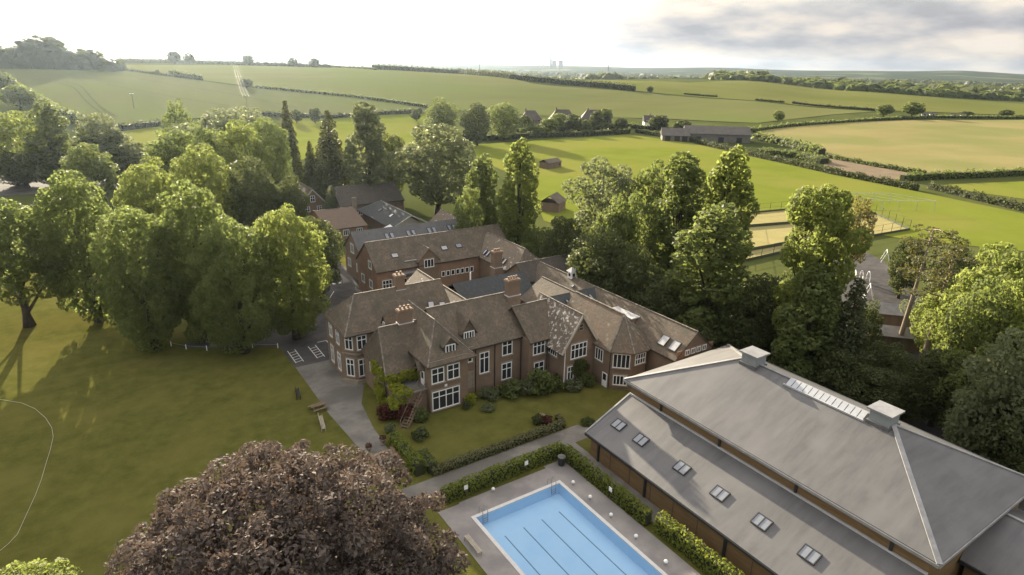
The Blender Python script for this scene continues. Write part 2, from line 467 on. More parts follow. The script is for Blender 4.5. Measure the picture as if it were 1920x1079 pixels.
M['flower'] = leaf_mat('pale_flower_leaf', (0.2, 0.18, 0.12), (0.4, 0.36, 0.3), 0.3)

# ---------------------------------------------------------------- layout tables: metres
TREES = [
    ('lime_d', 'g1', -14.1, 122.8, 21.4, 8.2, 'big lime tree with bare trunk standing alone on the sunlit lawn edge'),
    ('lime_b', 'g1', -4.5, 119.2, 25.4, 6.7, 'tall oval lime tree second from the left edge, casting shade on lawn'),
    ('lime_c', 'g1', 2.5, 102.5, 22.5, 6.1, 'front lime tree of the lawn clump with crown reaching near the ground'),
    ('lime_a', 'g1', 10.1, 103.3, 25.0, 6.5, 'tallest lime in the lawn clump, rising behind two front limes'),
    ('lime_b', 'g1', 13.8, 94.1, 21.4, 6.2, 'lime tree beside the white kerb posts at the car park'),
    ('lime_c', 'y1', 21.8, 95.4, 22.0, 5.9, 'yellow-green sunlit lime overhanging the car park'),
    ('round', 'g3', 31.0, 111.3, 16.4, 4.3, 'dark narrow broadleaf tree between yellow-green lime and school road'),
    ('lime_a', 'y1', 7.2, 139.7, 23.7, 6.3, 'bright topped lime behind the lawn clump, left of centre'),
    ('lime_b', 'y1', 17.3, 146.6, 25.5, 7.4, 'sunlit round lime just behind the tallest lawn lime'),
    ('lime_c', 'g1', 16.4, 183.1, 25.6, 7.9, 'rounded lime on the far left slope of the tree bank'),
    ('lime_a', 'g1', 25.2, 192.5, 25.6, 6.5, 'rounded lime in the middle of the far tree bank'),
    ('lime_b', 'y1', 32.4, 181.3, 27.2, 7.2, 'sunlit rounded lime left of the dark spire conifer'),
    ('lime_c', 'g1', 41.5, 191.3, 27.2, 6.7, 'green domed lime touching the dark spire conifer'),
    ('round', 'g4', 41.6, 241.3, 28.9, 13.0, 'broad grey-green tree topping the far tree bank'),
    ('loose', 'g2', 26.6, 261.7, 29.9, 5.6, 'tall slender tree standing up at the edge of the wheat field'),
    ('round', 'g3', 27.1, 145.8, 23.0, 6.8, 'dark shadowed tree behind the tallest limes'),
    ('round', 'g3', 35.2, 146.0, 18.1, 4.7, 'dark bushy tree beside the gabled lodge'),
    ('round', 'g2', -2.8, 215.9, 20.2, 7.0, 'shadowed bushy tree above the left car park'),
    ('conifer', 'c1', 55.9, 225.3, 30.2, 4.1, 'dark spire shaped conifer'),
    ('conifer', 'c1', 61.5, 198.2, 28.4, 6.4, 'broad dark conifer beside the pale birch'),
    ('conifer', 'c1', 57.7, 207.1, 18.3, 3.2, 'small dark conifer between the spire and the broad conifer'),
    ('conifer', 'g4', 53.6, 174.6, 9.4, 3.1, 'small pale conical conifer in front of the dark school roof'),
    ('poplar', 'g4', 67.2, 180.0, 30.9, 7.5, 'pale tall birch standing left of the great round tree'),
    ('round', 'g3', 76.8, 185.4, 23.2, 5.1, 'dark tree tucked between the birch and the great round tree'),
    ('round', 'g4', 80.9, 162.1, 27.4, 12.1, 'great round grey-green tree behind the school roofs'),
    ('round', 'g2', 171.1, 336.1, 24.0, 10.6, 'round dark green tree at the far end of the playing field'),
    ('round', 'g3', 174.4, 301.7, 23.5, 8.7, 'dark tree beside the brown roofed houses'),
    ('round', 'g2', 201.7, 316.9, 23.5, 9.7, 'leafy tree just left of the brown roofed houses'),
    ('poplar', 'y1', 72.8, 107.8, 28.0, 5.4, 'tall sunlit poplar at the near corner of the playing field'),
    ('poplar', 'g2', 71.2, 120.4, 23.3, 4.8, 'green poplar leaning against the tall sunlit poplar'),
    ('round', 'g2', 64.6, 114.9, 18.3, 3.5, 'low tree below the pair of poplars'),
    ('loose', 'g4', 94.9, 106.8, 24.4, 7.9, 'feathery grey-green tree before the playing field'),
    ('loose', 'g2', 102.0, 97.9, 24.5, 6.4, 'rounded loose tree standing next to the feathery grey-green tree'),
    ('poplar', 'g2', 86.0, 75.6, 27.9, 6.1, 'tall columnar tree left of the tallest two-tier tree'),
    ('poplar', 'y1', 84.5, 64.7, 30.6, 5.9, 'tallest two-tier tree in front of the tennis courts'),
    ('poplar', 'g2', 72.7, 56.6, 23.9, 6.8, 'lower bushy tree at the foot of the tallest two-tier tree'),
    ('loose', 'g2', 80.3, 82.3, 21.9, 5.7, 'leafy tree in the middle of the belt behind the long wing'),
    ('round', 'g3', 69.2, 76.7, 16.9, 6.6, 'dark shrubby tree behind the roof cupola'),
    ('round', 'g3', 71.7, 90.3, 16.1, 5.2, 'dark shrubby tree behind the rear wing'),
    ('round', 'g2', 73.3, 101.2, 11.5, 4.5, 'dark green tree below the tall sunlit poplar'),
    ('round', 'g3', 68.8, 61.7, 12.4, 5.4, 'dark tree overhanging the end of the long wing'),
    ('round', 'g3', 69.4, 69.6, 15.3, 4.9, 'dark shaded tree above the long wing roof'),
    ('round', 'g3', 74.9, 51.4, 12.7, 4.4, "dark tree behind the hall's first ventilator"),
    ('tall', 'y1', 76.8, 43.5, 29.4, 5.6, 'tall sunlit tree before the tennis courts, right of the ventilator'),
    ('poplar', 'g2', 74.4, 41.6, 18.7, 4.7, 'lower green tree at the foot of the tall sunlit tree'),
    ('loose', 'g5', 131.3, 67.5, 18.6, 3.8, 'thin wispy tree behind the tall sunlit tree'),
    ('conifer', 'c1', 77.2, 38.0, 18.1, 3.8, 'dark conical yew between the hall and the playground'),
    ('round', 'g3', 77.8, 49.7, 15.5, 4.4, 'dark thicket tree beside the tennis court corner'),
    ('round', 'g3', 76.5, 33.0, 7.6, 4.1, 'dark bush behind the ridge glazing'),
    ('round', 'g3', 75.5, 42.6, 7.7, 4.1, 'dark bush behind the first ventilator'),
    ('round', 'y1', 96.4, 29.8, 22.1, 5.6, 'sunlit yellow-green tree on the right behind the leaning pines'),
    ('round', 'y1', 89.1, 28.5, 15.8, 3.7, 'leafy yellow-green tree in front of the leaning pines'),
    ('round', 'g4', 75.2, 19.2, 18.6, 5.2, 'grey-green tree at the right edge beyond the hall'),
    ('round', 'g2', 81.5, 24.3, 13.4, 4.2, 'dark green tree over the lane at the right'),
    ('round', 'g2', 107.4, 29.7, 19.0, 4.8, 'green tree cut by the right edge of the picture'),
    ('round', 'y1', -23.9, 275.3, 26.6, 10.7, 'sunlit tree at the far left edge above the car park'),
    ('poplar', 'g2', -11.9, 265.5, 28.4, 7.6, 'tall green tree above the left car park'),
    ('round', 'g4', 1.6, 256.2, 25.3, 9.2, 'pale crowned tree between tall green tree and dark wooded bank'),
    ('round', 'g3', 2.1, 253.6, 19.9, 11.9, 'dark spreading tree beside the small bright meadow'),
    ('round', 'g3', 8.8, 239.7, 17.3, 7.9, 'dark tree at the lower edge of the small bright meadow'),
    ('round', 'g3', -21.8, 266.5, 12.8, 10.0, 'dark tree shading the left car park'),
    ('round', 'g3', -9.5, 255.5, 9.9, 9.8, 'dark undergrowth tree by the left car park'),
    ('round', 'g2', 86.5, 26.9, 19.5, 4.4, 'mid green tree of the dense clump on the right behind the pines'),
    ('round', 'y1', 88.4, 24.3, 20.0, 4.7, 'sunlit tree of the dense clump at the right edge'),
    ('round', 'g3', 82.3, 28.1, 11.1, 3.7, 'dark tree at the foot of the pines beside the lane'),
    ('round', 'g4', 76.8, 21.0, 12.1, 3.9, "grey-green bushy tree above the lane by the hall's right end"),
    ('round', 'g3', 74.5, 17.0, 13.3, 4.2, 'dark tree at the right edge behind the annexe'),
    ('round', 'g3', 75.5, 36.8, 9.2, 3.9, 'dark bush between yew and hall roof'),
    ('round', 'g3', 71.1, 55.8, 10.4, 4.5, "dark low tree behind the hall's near ridge end"),
    ('round', 'g3', 79.5, 31.2, 6.8, 3.1, 'dark bush at the base of the right pine'),
    ('round', 'g2', 77.9, 83.9, 19.7, 4.6, 'green tree in front of the feathery grey-green tree'),
    ('round', 'g2', 105.1, 33.2, 16.9, 4.8, 'mid green tree behind the sunlit clump at the right'),
    ('round', 'g2', 92.5, 24.7, 16.4, 4.2, 'broad green tree at the right edge, lower than its neighbours'),
    ('round', 'g3', 80.0, 53.0, 14.0, 4.4, 'dark tree hiding the near corner of the tennis courts'),
    ('round', 'g2', 78.3, 47.3, 16.1, 3.1, 'dark green tree against the lower half of the tall sunlit tree'),
    ('round', 'y1', 100.4, 36.1, 14.5, 4.2, 'sunlit tree filling the gap behind the right pine'),
    ('round', 'g4', 105.7, 40.6, 9.8, 2.4, 'pale tree between the two pine trunks'),
    ('round', 'g3', 83.7, 35.9, 8.4, 3.3, 'dark bush in front of the sheds'),
    ('round', 'g3', 90.4, 42.1, 11.1, 2.4, 'dark tree left of the sheds beside the yew'),
    ('round', 'g3', 127.4, 54.7, 13.0, 3.2, 'thin dark tree behind the left pine'),
    ('round', 'g3', 122.8, 44.7, 14.9, 4.8, 'dark tree behind the top of the right pine'),
]
FAR_TREES = [
    ('far', 'g3', 126.4, 641.9, 8.4, 6.4, 'round tree by the overhead wires in the wheat field'),
    ('far', 'g2', 471.2, 323.0, 9.3, 4.8, 'small lone tree on the hedge left of the golden field'),
    ('far', 'g2', 612.4, 311.6, 10.9, 8.4, 'round tree above the golden field hedge'),
    ('far', 'g2', 643.7, 301.9, 13.4, 10.0, 'tall round tree beside the white sheds above the golden field'),
    ('far', 'g3', 715.4, 285.7, 5.0, 6.8, 'low bush right of the white sheds'),
    ('far', 'g3', 764.8, 271.1, 7.2, 6.9, 'bush on the hedge above the golden field, far right'),
    ('far', 'g3', 109.5, 1004.0, 16.6, 9.4, 'larger tree of the pair on the left skyline'),
    ('far', 'g3', 127.6, 1001.9, 15.1, 8.0, 'smaller tree of the pair on the left skyline'),
    ('far', 'g3', 201.1, 989.8, 14.3, 8.3, 'lone bushy tree on the left skyline'),
    ('far', 'g3', 259.6, 976.1, 12.8, 7.7, 'low tree on the skyline towards the mast'),
    ('far', 'g3', 288.0, 968.1, 13.1, 8.6, 'rightmost low tree on the left skyline'),
    ('far', 'g3', 65.0, 754.6, 5.6, 2.2, 'tiny tree on the far hedge of the wheat field'),
    ('far', 'g2', 309.8, 350.9, 13.7, 5.0, 'pointed tree right of the brown roofed houses'),
    ('far', 'g2', 268.4, 350.5, 11.7, 7.0, 'garden tree in front of the brown roofed houses'),
    ('far', 'g2', 278.5, 336.8, 8.1, 5.4, 'pale garden shrub before the third brown roofed house'),
    ('far', 'g2', 233.3, 331.8, 7.5, 8.4, 'shrub in front of the first brown roofed house'),
    ('far', 'g3', 334.0, 322.5, 10.5, 7.5, 'round tree hiding the white house'),
    ('far', 'g3', 337.7, 303.6, 8.8, 6.2, 'tree between white house and barn'),
    ('far', 'g3', 306.9, 331.0, 8.6, 4.4, 'small tree between pointed tree and white house'),
    ('far', 'g3', 113.4, 431.6, 9.1, 3.9, 'round bush on meadow edge beside the spire conifer'),
    ('far', 'g3', 124.7, 428.5, 9.9, 4.2, 'round bush on meadow edge right of the spire conifer'),
    ('far', 'g3', 194.1, 421.0, 8.0, 3.8, 'small bush at the far meadow edge'),
    ('far', 'g3', 551.8, 551.4, 7.1, 4.4, 'lone bush at the end of the field hedgerow'),
    ('far', 'g2', -52.1, 610.2, 13.8, 11.8, 'tree at the left edge of the wheat field'),
    ('far', 'g2', -35.9, 522.3, 14.7, 10.3, 'bushy tree below the left edge of wheat field'),
    ('far', 'g3', 233.3, 340.9, 12.0, 5.8, 'dark tree before the first brown roofed house'),
    ('far', 'g2', 248.3, 335.3, 10.1, 6.9, 'broad garden tree before the middle brown roofed house'),
    ('far', 'g3', 267.4, 334.6, 12.3, 6.0, 'dark garden tree between the middle and third brown roofed houses'),
    ('far', 'g3', 290.4, 338.5, 13.5, 5.1, 'dark tree at the end of the third brown roofed house'),
]
FIELDS = [
    ('wheat_field', 'wheat', ((-56.6, 685.7), (-65.0, 819.6), (-41.5, 868.5), (-8.8, 813.9), (28.9, 776.8), (37.1, 798.6), (98.3, 702.1), (140.2, 625.8), (190.2, 567.9), (231.4, 481.2), (156.3, 469.3), (125.9, 472.2), (99.5, 484.6), (36.7, 461.4), (15.4, 441.6), (-0.4, 443.6), (-13.2, 521.2), (-29.6, 603.2))),
    ('wheat_field', 'wheat2', ((42.5, 808.0), (40.1, 898.6), (147.6, 943.6), (323.6, 956.8), (534.9, 984.7), (454.8, 649.5), (533.2, 556.7), (608.2, 445.3), (654.6, 342.3), (580.3, 342.0), (444.2, 322.3), (397.6, 375.2), (301.2, 429.0), (237.7, 484.1), (192.6, 574.8), (142.3, 634.6), (99.8, 712.0))),
    ('green_field', 'green2', ((552.0, 845.8), (766.5, 897.1), (750.4, 672.9), (953.2, 735.8), (987.3, 646.3), (1042.7, 552.4), (1085.5, 462.6), (1117.8, 378.2), (1130.3, 338.9), (842.9, 249.5), (818.9, 273.7), (666.4, 348.7), (613.1, 448.9), (546.2, 561.5), (522.2, 651.7), (512.7, 732.4))),
    ('barley_field', 'gold', ((393.2, 287.9), (506.8, 297.4), (594.1, 281.7), (738.2, 245.7), (778.3, 229.5), (372.1, 104.1), (355.1, 112.7), (305.7, 131.2), (312.0, 179.6), (352.7, 224.4))),
    ('playing_field', 'green1', ((148.3, 255.7), (174.5, 306.6), (221.0, 308.5), (295.9, 310.8), (296.2, 256.6), (277.8, 198.6), (254.2, 111.2), (244.6, 74.4), (240.7, 63.6), (195.4, 49.6), (176.8, 77.2), (164.8, 119.7), (117.8, 84.2), (105.1, 123.6), (104.0, 141.4), (137.3, 197.9))),
    ('bare_soil_field', 'soil', ((310.1, 182.8), (310.7, 176.0), (297.8, 130.8), (276.6, 128.1), (270.2, 135.7), (283.4, 166.4))),
    ('paddock_field', 'green1', ((274.0, 115.6), (321.2, 100.9), (341.3, 94.6), (270.7, 72.8), (274.5, 84.8), (273.3, 101.2))),
    ('meadow_field', 'green1', ((12.9, 419.8), (34.8, 442.2), (33.8, 359.2), (20.8, 318.0), (13.7, 335.1))),
    ('meadow_field', 'green1', ((109.9, 453.4), (219.5, 456.6), (190.9, 389.4), (114.2, 272.6), (75.8, 291.4))),
]
HEDGES = [
    (((158.2, 340.7), (190.4, 322.0), (226.0, 321.2), (263.2, 315.1), (300.7, 315.9)), 3.5, 3, 'dark clipped hedge along the far end of the playing field'),
    (((309.9, 319.4), (302.8, 262.4), (281.1, 201.1), (264.1, 150.8), (255.8, 112.0)), 2.6, 2.5, 'long dark hedge between the playing field and the soil strip'),
    (((265.7, 112.4), (257.7, 94.9), (249.6, 76.1), (246.1, 65.2)), 2.6, 2.5, 'dark hedge right of the field gateway'),
    (((389.7, 286.1), (449.5, 297.3), (563.7, 293.2), (657.8, 284.5), (763.6, 254.5), (805.1, 237.8)), 2.6, 4, 'hedge along the top of the golden field'),
    (((312.3, 181.9), (304.7, 154.2), (299.8, 129.6)), 2.0, 2.5, 'grassy hedge between the golden field and the soil strip'),
    (((273.8, 126.7), (294.5, 121.8), (316.5, 114.7), (341.8, 108.1), (364.0, 101.6)), 3, 4, 'bushy hedge below the golden field at the right'),
    (((336.0, 861.9), (506.8, 933.0), (465.8, 713.6), (516.0, 643.9), (538.5, 562.3)), 7, 8, 'tall hedgerow of trees crossing the wheat fields'),
    (((584.3, 528.5), (604.0, 496.0)), 2.2, 3, 'leftmost short dark hedge strip in the green fields'),
    (((615.1, 453.9), (633.8, 430.1)), 2.2, 3, 'middle short dark hedge strip in the green fields'),
    (((640.8, 425.1), (666.4, 348.7)), 2.6, 3, 'rightmost long dark hedge strip in the green fields'),
    (((38.5, 806.6), (67.5, 760.5), (99.8, 712.0)), 2.0, 3, 'thin hedge running off the dark wood'),
    (((77.2, 768.8), (88.9, 737.0), (99.7, 717.8)), 4.5, 5, 'thicker bushy stretch of the thin hedge in the wheat'),
    (((135.0, 644.2), (163.5, 605.6), (190.2, 567.9), (235.7, 490.0)), 2.4, 4, 'hedge dipping through the wheat fields to the meadow'),
    (((41.5, 961.9), (130.6, 1185.1), (203.7, 989.2), (309.3, 961.5)), 5, 10, 'dark hedgerow along the left skyline'),
    (((254.9, 1050.6), (327.1, 1071.9), (331.9, 841.9)), 2.5, 5, 'thin low hedge on the crest leading to the tall hedgerow'),
    (((-66.2, 836.2), (-44.6, 942.7)), 5, 12, 'short skyline hedge left of the dark wood'),
    (((-0.5, 439.2), (14.5, 426.6), (34.7, 440.4)), 3.5, 4, 'dark hedge above the small bright meadow'),
    (((97.6, 475.9), (141.2, 447.6), (217.6, 462.1)), 3, 4, 'dark hedge at the top of the centre meadow'),
    (((352.2, 255.8), (343.8, 229.0), (318.9, 189.7)), 4, 7, 'bushes behind the timber barn'),
    (((293.8, 210.5), (300.0, 189.7), (290.3, 170.6)), 3, 8, 'scrub along the hedge beside the soil strip'),
    (((318.7, 304.2), (363.8, 302.0), (389.7, 286.1)), 3, 5, 'bushes behind the timber barn roof'),
    (((224.7, 349.6), (270.5, 346.7), (326.4, 343.4)), 3.5, 6, 'garden hedge before the brown roofed houses'),
    (((-56.6, 685.7), (-31.9, 573.4), (-16.0, 496.5), (-0.4, 443.6)), 5, 7, 'bushy hedge on the left side of the wheat field'),
    (((326.4, 343.4), (344.8, 299.7)), 3, 5, 'garden hedge before the white house'),
]

# ---------------------------------------------------------------- terrain: flat round the school, rolling fields beyond, far hills
AZ = [-180, -90, -25, -5, 9, 20, 31, 40, 52, 60, 72, 90, 180]
ZC = [0, 14, 34, 36, 35, 33, 26, 20, 23, 12, 2, 0, 0]
RS = [350, 350, 300, 300, 310, 330, 380, 420, 430, 430, 400, 400, 350]
RC = [1000, 1000, 950, 950, 1000, 950, 900, 900, 1150, 1150, 1100, 1100, 1000]

def _itp(a, T):
    for i in range(len(AZ) - 1):
        if a <= AZ[i + 1]:
            t = (a - AZ[i]) / (AZ[i + 1] - AZ[i])
            t = t * t * (3 - 2 * t)
            return T[i] + (T[i + 1] - T[i]) * t
    return T[-1]

def _ss(a, b, x):
    t = min(1, max(0, (x - a) / (b - a)))
    return t * t * (3 - 2 * t)

def terr(x, y):
    r = math.hypot(x, y)
    if r < 250: return 0.0
    a = math.degrees(math.atan2(x, y))
    zc, rs, rc = _itp(a, ZC), _itp(a, RS), _itp(a, RC)
    z = zc * _ss(rs, rc, r)
    z -= (zc + 8) * _ss(rc * 1.25, rc * 2.3, r)
    far = 48 + 5 * math.sin(a * .21 + 1) + 4 * math.sin(a * .53) + 26 * math.exp(-((a - 67.5) / 2.6) ** 2) + 14 * math.exp(-((a - 50) / 5) ** 2) + 26 * math.exp(-((a + 2) / 6) ** 2)
    return z + far * _ss(4200, 7600, r)

def make_terrain():
    azs = [-180 + 6 * i for i in range(28)] + [-12 + 0.8 * i for i in range(122)] + [86 + 6 * i for i in range(16)]
    azs = [a for a in azs if a < 180]
    rings = [8.0]
    while rings[-1] < 9800: rings.append(rings[-1] * 1.045 + 2)
    vv, ff = [(0, 0, 0)], []
    n = len(azs)
    for r in rings:
        for a in azs:
            x, y = r * math.sin(R(a)), r * math.cos(R(a))
            vv.append((x, y, terr(x, y)))
    for k in range(n): ff.append((0, 1 + (k + 1) % n, 1 + k))
    for i in range(len(rings) - 1):
        for k in range(n):
            a, b = 1 + i * n + k, 1 + i * n + (k + 1) % n
            ff.append((a, b, b + n, a + n))
    o = MB().add(vv, ff).build('ground', M['terrain'], smooth=True)
    o.data.materials.append(M['far_land'])
    for f in o.data.polygons:
        if math.hypot(f.center.x, f.center.y) > 1380: f.material_index = 1
    tag(o, kind='structure')
make_terrain()

def drape(name, poly, mat, off, cell, label=None, kind='structure'):
    """a sheet over the terrain inside a polygon"""
    xs = [p[0] for p in poly]; ys = [p[1] for p in poly]
    pts = []
    n = len(poly)
    for i in range(n):                                    # outline, cut into short edges with a slight wobble
        p, q = Vector(poly[i]), Vector(poly[(i + 1) % n])
        k = max(1, int((q - p).length / cell))
        pts += [p.lerp(q, j / k) for j in range(k)]
    m = len(pts)
    edges = [(i, (i + 1) % m) for i in range(m)]
    gx = np.arange(min(xs) + cell * .37, max(xs), cell); gy = np.arange(min(ys) + cell * .41, max(ys), cell)
    for x in gx:
        for y in gy:
            c = False
            for i in range(n):
                (x1, y1), (x2, y2) = poly[i], poly[(i + 1) % n]
                if (y1 > y) != (y2 > y) and x < (x2 - x1) * (y - y1) / (y2 - y1) + x1: c = not c
            if c: pts.append(Vector((x, y)))
    v, e, f, *_ = delaunay_2d_cdt(pts, edges, [], 1, 0.01)
    o = MB().add([(p.x, p.y, terr(p.x, p.y) + off) for p in v], [tuple(t) for t in f]).build(name, mat, smooth=True)
    # make every face look up
    for p in o.data.polygons:
        if p.normal.z < 0: p.flip()
    tag(o, label, kind=kind)
    return o

for i, (nm, mt, poly) in enumerate(FIELDS):
    near = min(math.hypot(*p) for p in poly) < 330
    drape(nm, poly, M[mt], 0.10 if near else 0.30 + 0.04 * i, 12 if near else 24)

# tractor wheel tracks through the crops
def track(line, w=1.1, off=.75):
    pts = [Vector(q) for q in line]
    V, F = [], []
    fine = []
    for a, b in zip(pts[:-1], pts[1:]):
        k = max(2, int((b - a).length / 9))
        fine += [a.lerp(b, i / k) for i in range(k)]
    fine.append(pts[-1])
    for _ in range(6): fine = [fine[0]] + [(fine[i - 1] + fine[i] * 2 + fine[i + 1]) / 4 for i in range(1, len(fine) - 1)] + [fine[-1]]
    for i, q in enumerate(fine):
        d = (fine[min(i + 1, len(fine) - 1)] - fine[max(i - 1, 0)]).normalized(); n = Vector((-d.y, d.x)) * w / 2
        for e in (q - n, q + n): V.append((e.x, e.y, terr(e.x, e.y) + off))
        if i: F.append((2 * i - 2, 2 * i, 2 * i + 1, 2 * i - 1))
    o = MB().add(V, F).build('track', M['tramline'])
    for f in o.data.polygons:
        if f.normal.z < 0: f.flip()
    tag(o, kind='structure')
M['tramline'] = noise_mat('crushed_crop', (0.075, 0.085, 0.035), (0.10, 0.11, 0.045), .2, 5, .95, spec=0.0)
for ln in (((-35.4, 688.5), (-13.1, 662.2), (-6.1, 638.8), (-1.9, 575.4), (3.1, 521.4), (10.3, 478.9)), ((-31.8, 698.4), (-9.0, 674.3), (-1.0, 646.5), (2.8, 582.4), (7.8, 521.3), (14.6, 478.8)),
           ((17.0, 662.0), (60.0, 579.2), (89.8, 527.5)), ((44.6, 710.4), (101.0, 610.2), (134.5, 502.6))): track(ln)
for ln in (((170.6, 708.9), (263.5, 780.5), (338.5, 761.9)), ((205.5, 531.2), (368.8, 526.0), (490.0, 464.4)), ((239.9, 694.7), (358.9, 612.9), (459.0, 510.1))): track(ln, 1.0, .9)

# school grounds (flat, each sheet a few centimetres above the one below)
drape('lawn', [(-70, -30), (75, -30), (75, 48), (62, 48), (62, 118), (30, 150), (-6, 225), (-60, 225)], M['lawn'], 0.02, 15)
drape('driveway', [(5.5, 101.6), (9.1, 98.4), (15.1, 95.8), (18.6, 93.6), (18.9, 85.2), (25.8, 85.2), (33.5, 90), (41, 100), (41, 135), (52, 160), (60, 175), (56, 180), (45.5, 168), (31, 118), (25.5, 106), (16.5, 108.5)], M['tarmac'], 0.04, 10)
drape('path', [(18.9, 85.2), (19.0, 70.0), (19.7, 58.6), (22.3, 58.6), (22.6, 64.5), (23.4, 70.5), (25.4, 75.0), (25.8, 85.2)], M['gravel'], 0.044, 6)
drape('pavement', [(37.0, 117.5), (38.6, 117.5), (38.6, 131.5), (37.0, 131.5)], M['gravel'], 0.10, 6)
drape('path', [(19.5, 48.6), (46.0, 48.8), (44.2, 51.7), (19.5, 51.5)], M['gravel'], 0.044, 6)
drape('path', [(39.5, 10.0), (41.6, 10.0), (41.6, 48.8), (39.5, 48.7)], M['gravel'], 0.05, 6)
drape('car_park', [(-60, 255), (4, 250), (2, 290), (-60, 300)], M['tarmac'], 0.06, 12)
drape('lane', [(66, 5), (69, 5), (92, 33), (112, 60), (106, 64), (84, 36), (64, 12)], M['tarmac'], 0.03, 8)
drape('yard', [(97, 38), (112, 40), (146, 62), (156, 78), (140, 82), (116, 60)], M['tarmac'], 0.034, 10)
drape('tennis_court', [(118, 86), (141, 86), (188, 82), (200, 98), (182, 115), (160, 119)], M['court'], 0.15, 10)

# ---------------------------------------------------------------- markings
def marks():
    def stripe(p, q, w=0.12, z=0.052):
        p, q = Vector(p), Vector(q); d = (q - p).normalized(); s = Vector((-d.y, d.x)) * w / 2
        return MB().add([(p - s).to_3d() + Vector((0, 0, z)), (q - s).to_3d() + Vector((0, 0, z)), (q + s).to_3d() + Vector((0, 0, z)), (p + s).to_3d() + Vector((0, 0, z))], [(3, 2, 1, 0)])
    def group(name, lab, segs, w=0.12, z=0.052):
        root = empty(name, (segs[0][0][0], segs[0][0][1], 0.05), lab, 'marking')
        for p, q in segs:
            o = stripe(p, q, w, z).build('painted_line', M['paint'], root)
            for f in o.data.polygons:
                if f.normal.z < 0: f.flip()
    for x0, lab in ((19.35, 'white ladder bay marking nearest the lawn'), (22.5, 'white ladder bay marking nearest the house')):
        segs = [((x0, 86.6), (x0, 91.4)), ((x0 + 1.1, 86.6), (x0 + 1.1, 91.4))]
        segs += [((x0, 86.8 + 0.9 * i), (x0 + 1.1, 87.1 + 0.9 * i)) for i in range(5)]
        group('bay_marking', lab, segs)
    group('bay_line_marking', 'thin white corner line of the last bay beside the canted bay', [((25.6, 86.4), (25.6, 92.2)), ((24.2, 92.2), (25.6, 92.2))])
    group('zebra_crossing', 'dashed white crossing marks over the school road', [((32.8 + 1.15 * i, 118.3), (33.4 + 1.15 * i, 118.3)) for i in range(5)], 0.8)
    group('bay_line_marking', 'faint white line along the school road edge', [((30.5, 108.0), (34.0, 114.0))])
marks()

# ---------------------------------------------------------------- haze and far country
def make_far_masses():
    rng = np.random.default_rng(5)
    def blobs(name, pts, label, mat, cat):
        """low tree lumps: each a rough half-dome of leaf-clump faces"""
        V, F = [], []
        for (x, y, z, r, h) in pts:
            k = 26
            d = rng.normal(size=(k, 3)); d[:, 2] = np.abs(d[:, 2]); d /= np.linalg.norm(d, axis=1)[:, None]
            c = np.array([x, y, z]) + d * np.array([r, r, h]) * rng.uniform(.75, 1.08, (k, 1))
            t = rng.normal(size=(k, 3)); u = np.cross(d, t); u /= np.linalg.norm(u, axis=1)[:, None]; w = np.cross(d, u)
            s = r * rng.uniform(.35, .6, (k, 1))
            q = np.stack([c - u * s - w * s, c + u * s - w * s, c + u * s + w * s, c - u * s + w * s], 1).reshape(-1, 3)
            b = len(V)
            V += q.tolist(); F += [(b + 4 * i, b + 4 * i + 1, b + 4 * i + 2, b + 4 * i + 3) for i in range(k)]
        o = MB().add(V, F).build(name, mat)
        tag(o, label, cat, kind='stuff')
    # the dark wood on the left hill
    L = []
    for i in range(300):
        t = rng.uniform(0, 1)
        x = -72 + 108 * t; y = 795 + rng.uniform(-8, 40)
        env = 1.0 if .25 < t < .55 else .62
        if t > .85: env = .35
        L.append((x, y, terr(x, y), rng.uniform(4, 8), env * rng.uniform(17, 30)))
    blobs('far_wood', L, 'dark rounded wood on top of the left hill', M['g3'], 'wood')
    # woods and hedgerow trees of the far plain
    L = []
    for i in range(2600):
        a = rng.uniform(14, 84); r = rng.uniform(1350, 4300) if a > 40 else rng.uniform(1900, 4600)
        if math.sin(a * 1.9 + r * .0042) + math.sin(a * .7 - r * .0061) + rng.normal() * .35 < .35: continue
        x, y = r * math.sin(R(a)), r * math.cos(R(a))
        L.append((x, y, terr(x, y) - 1, rng.uniform(9, 24), rng.uniform(8, 15)))
    blobs('far_woods', L, 'belts of far woodland across the hazy plain', M['g3'], 'woodland')
    L = []
    for i in range(420):
        t = rng.uniform(0, 1); a = 50 + 24 * t; r = 1270 + 60 * math.sin(t * 9) + rng.uniform(-40, 70)
        x, y = r * math.sin(R(a)), r * math.cos(R(a))
        L.append((x, y, terr(x, y) - 1, rng.uniform(4, 11), rng.uniform(6, 13)))
    blobs('tree_belt', L, 'loose belt of trees behind the green hill at the right', M['g2'], 'woodland')
make_far_masses()

# ---------------------------------------------------------------- vegetation
def leaf_quads(pos, nrm, size, rng, aspect=1.5, jitter=0.85):
    """positions, outward directions -> vertices of small leaf-clump faces"""
    n = len(pos)
    d = nrm + rng.normal(size=(n, 3)) * jitter
    d /= np.linalg.norm(d, axis=1)[:, None] + 1e-9
    t = rng.normal(size=(n, 3))
    u = np.cross(d, t); u /= np.linalg.norm(u, axis=1)[:, None] + 1e-9
    w = np.cross(d, u)
    s = size * rng.uniform(.6, 1.25, (n, 1)) * 0.5
    a, b = u * s * aspect, w * s
    fold = d * s * 0.35
    q = np.stack([pos - a, pos - b * .9 + fold, pos + a, pos + b * .9 + fold], 1)
    return q.reshape(-1, 3)

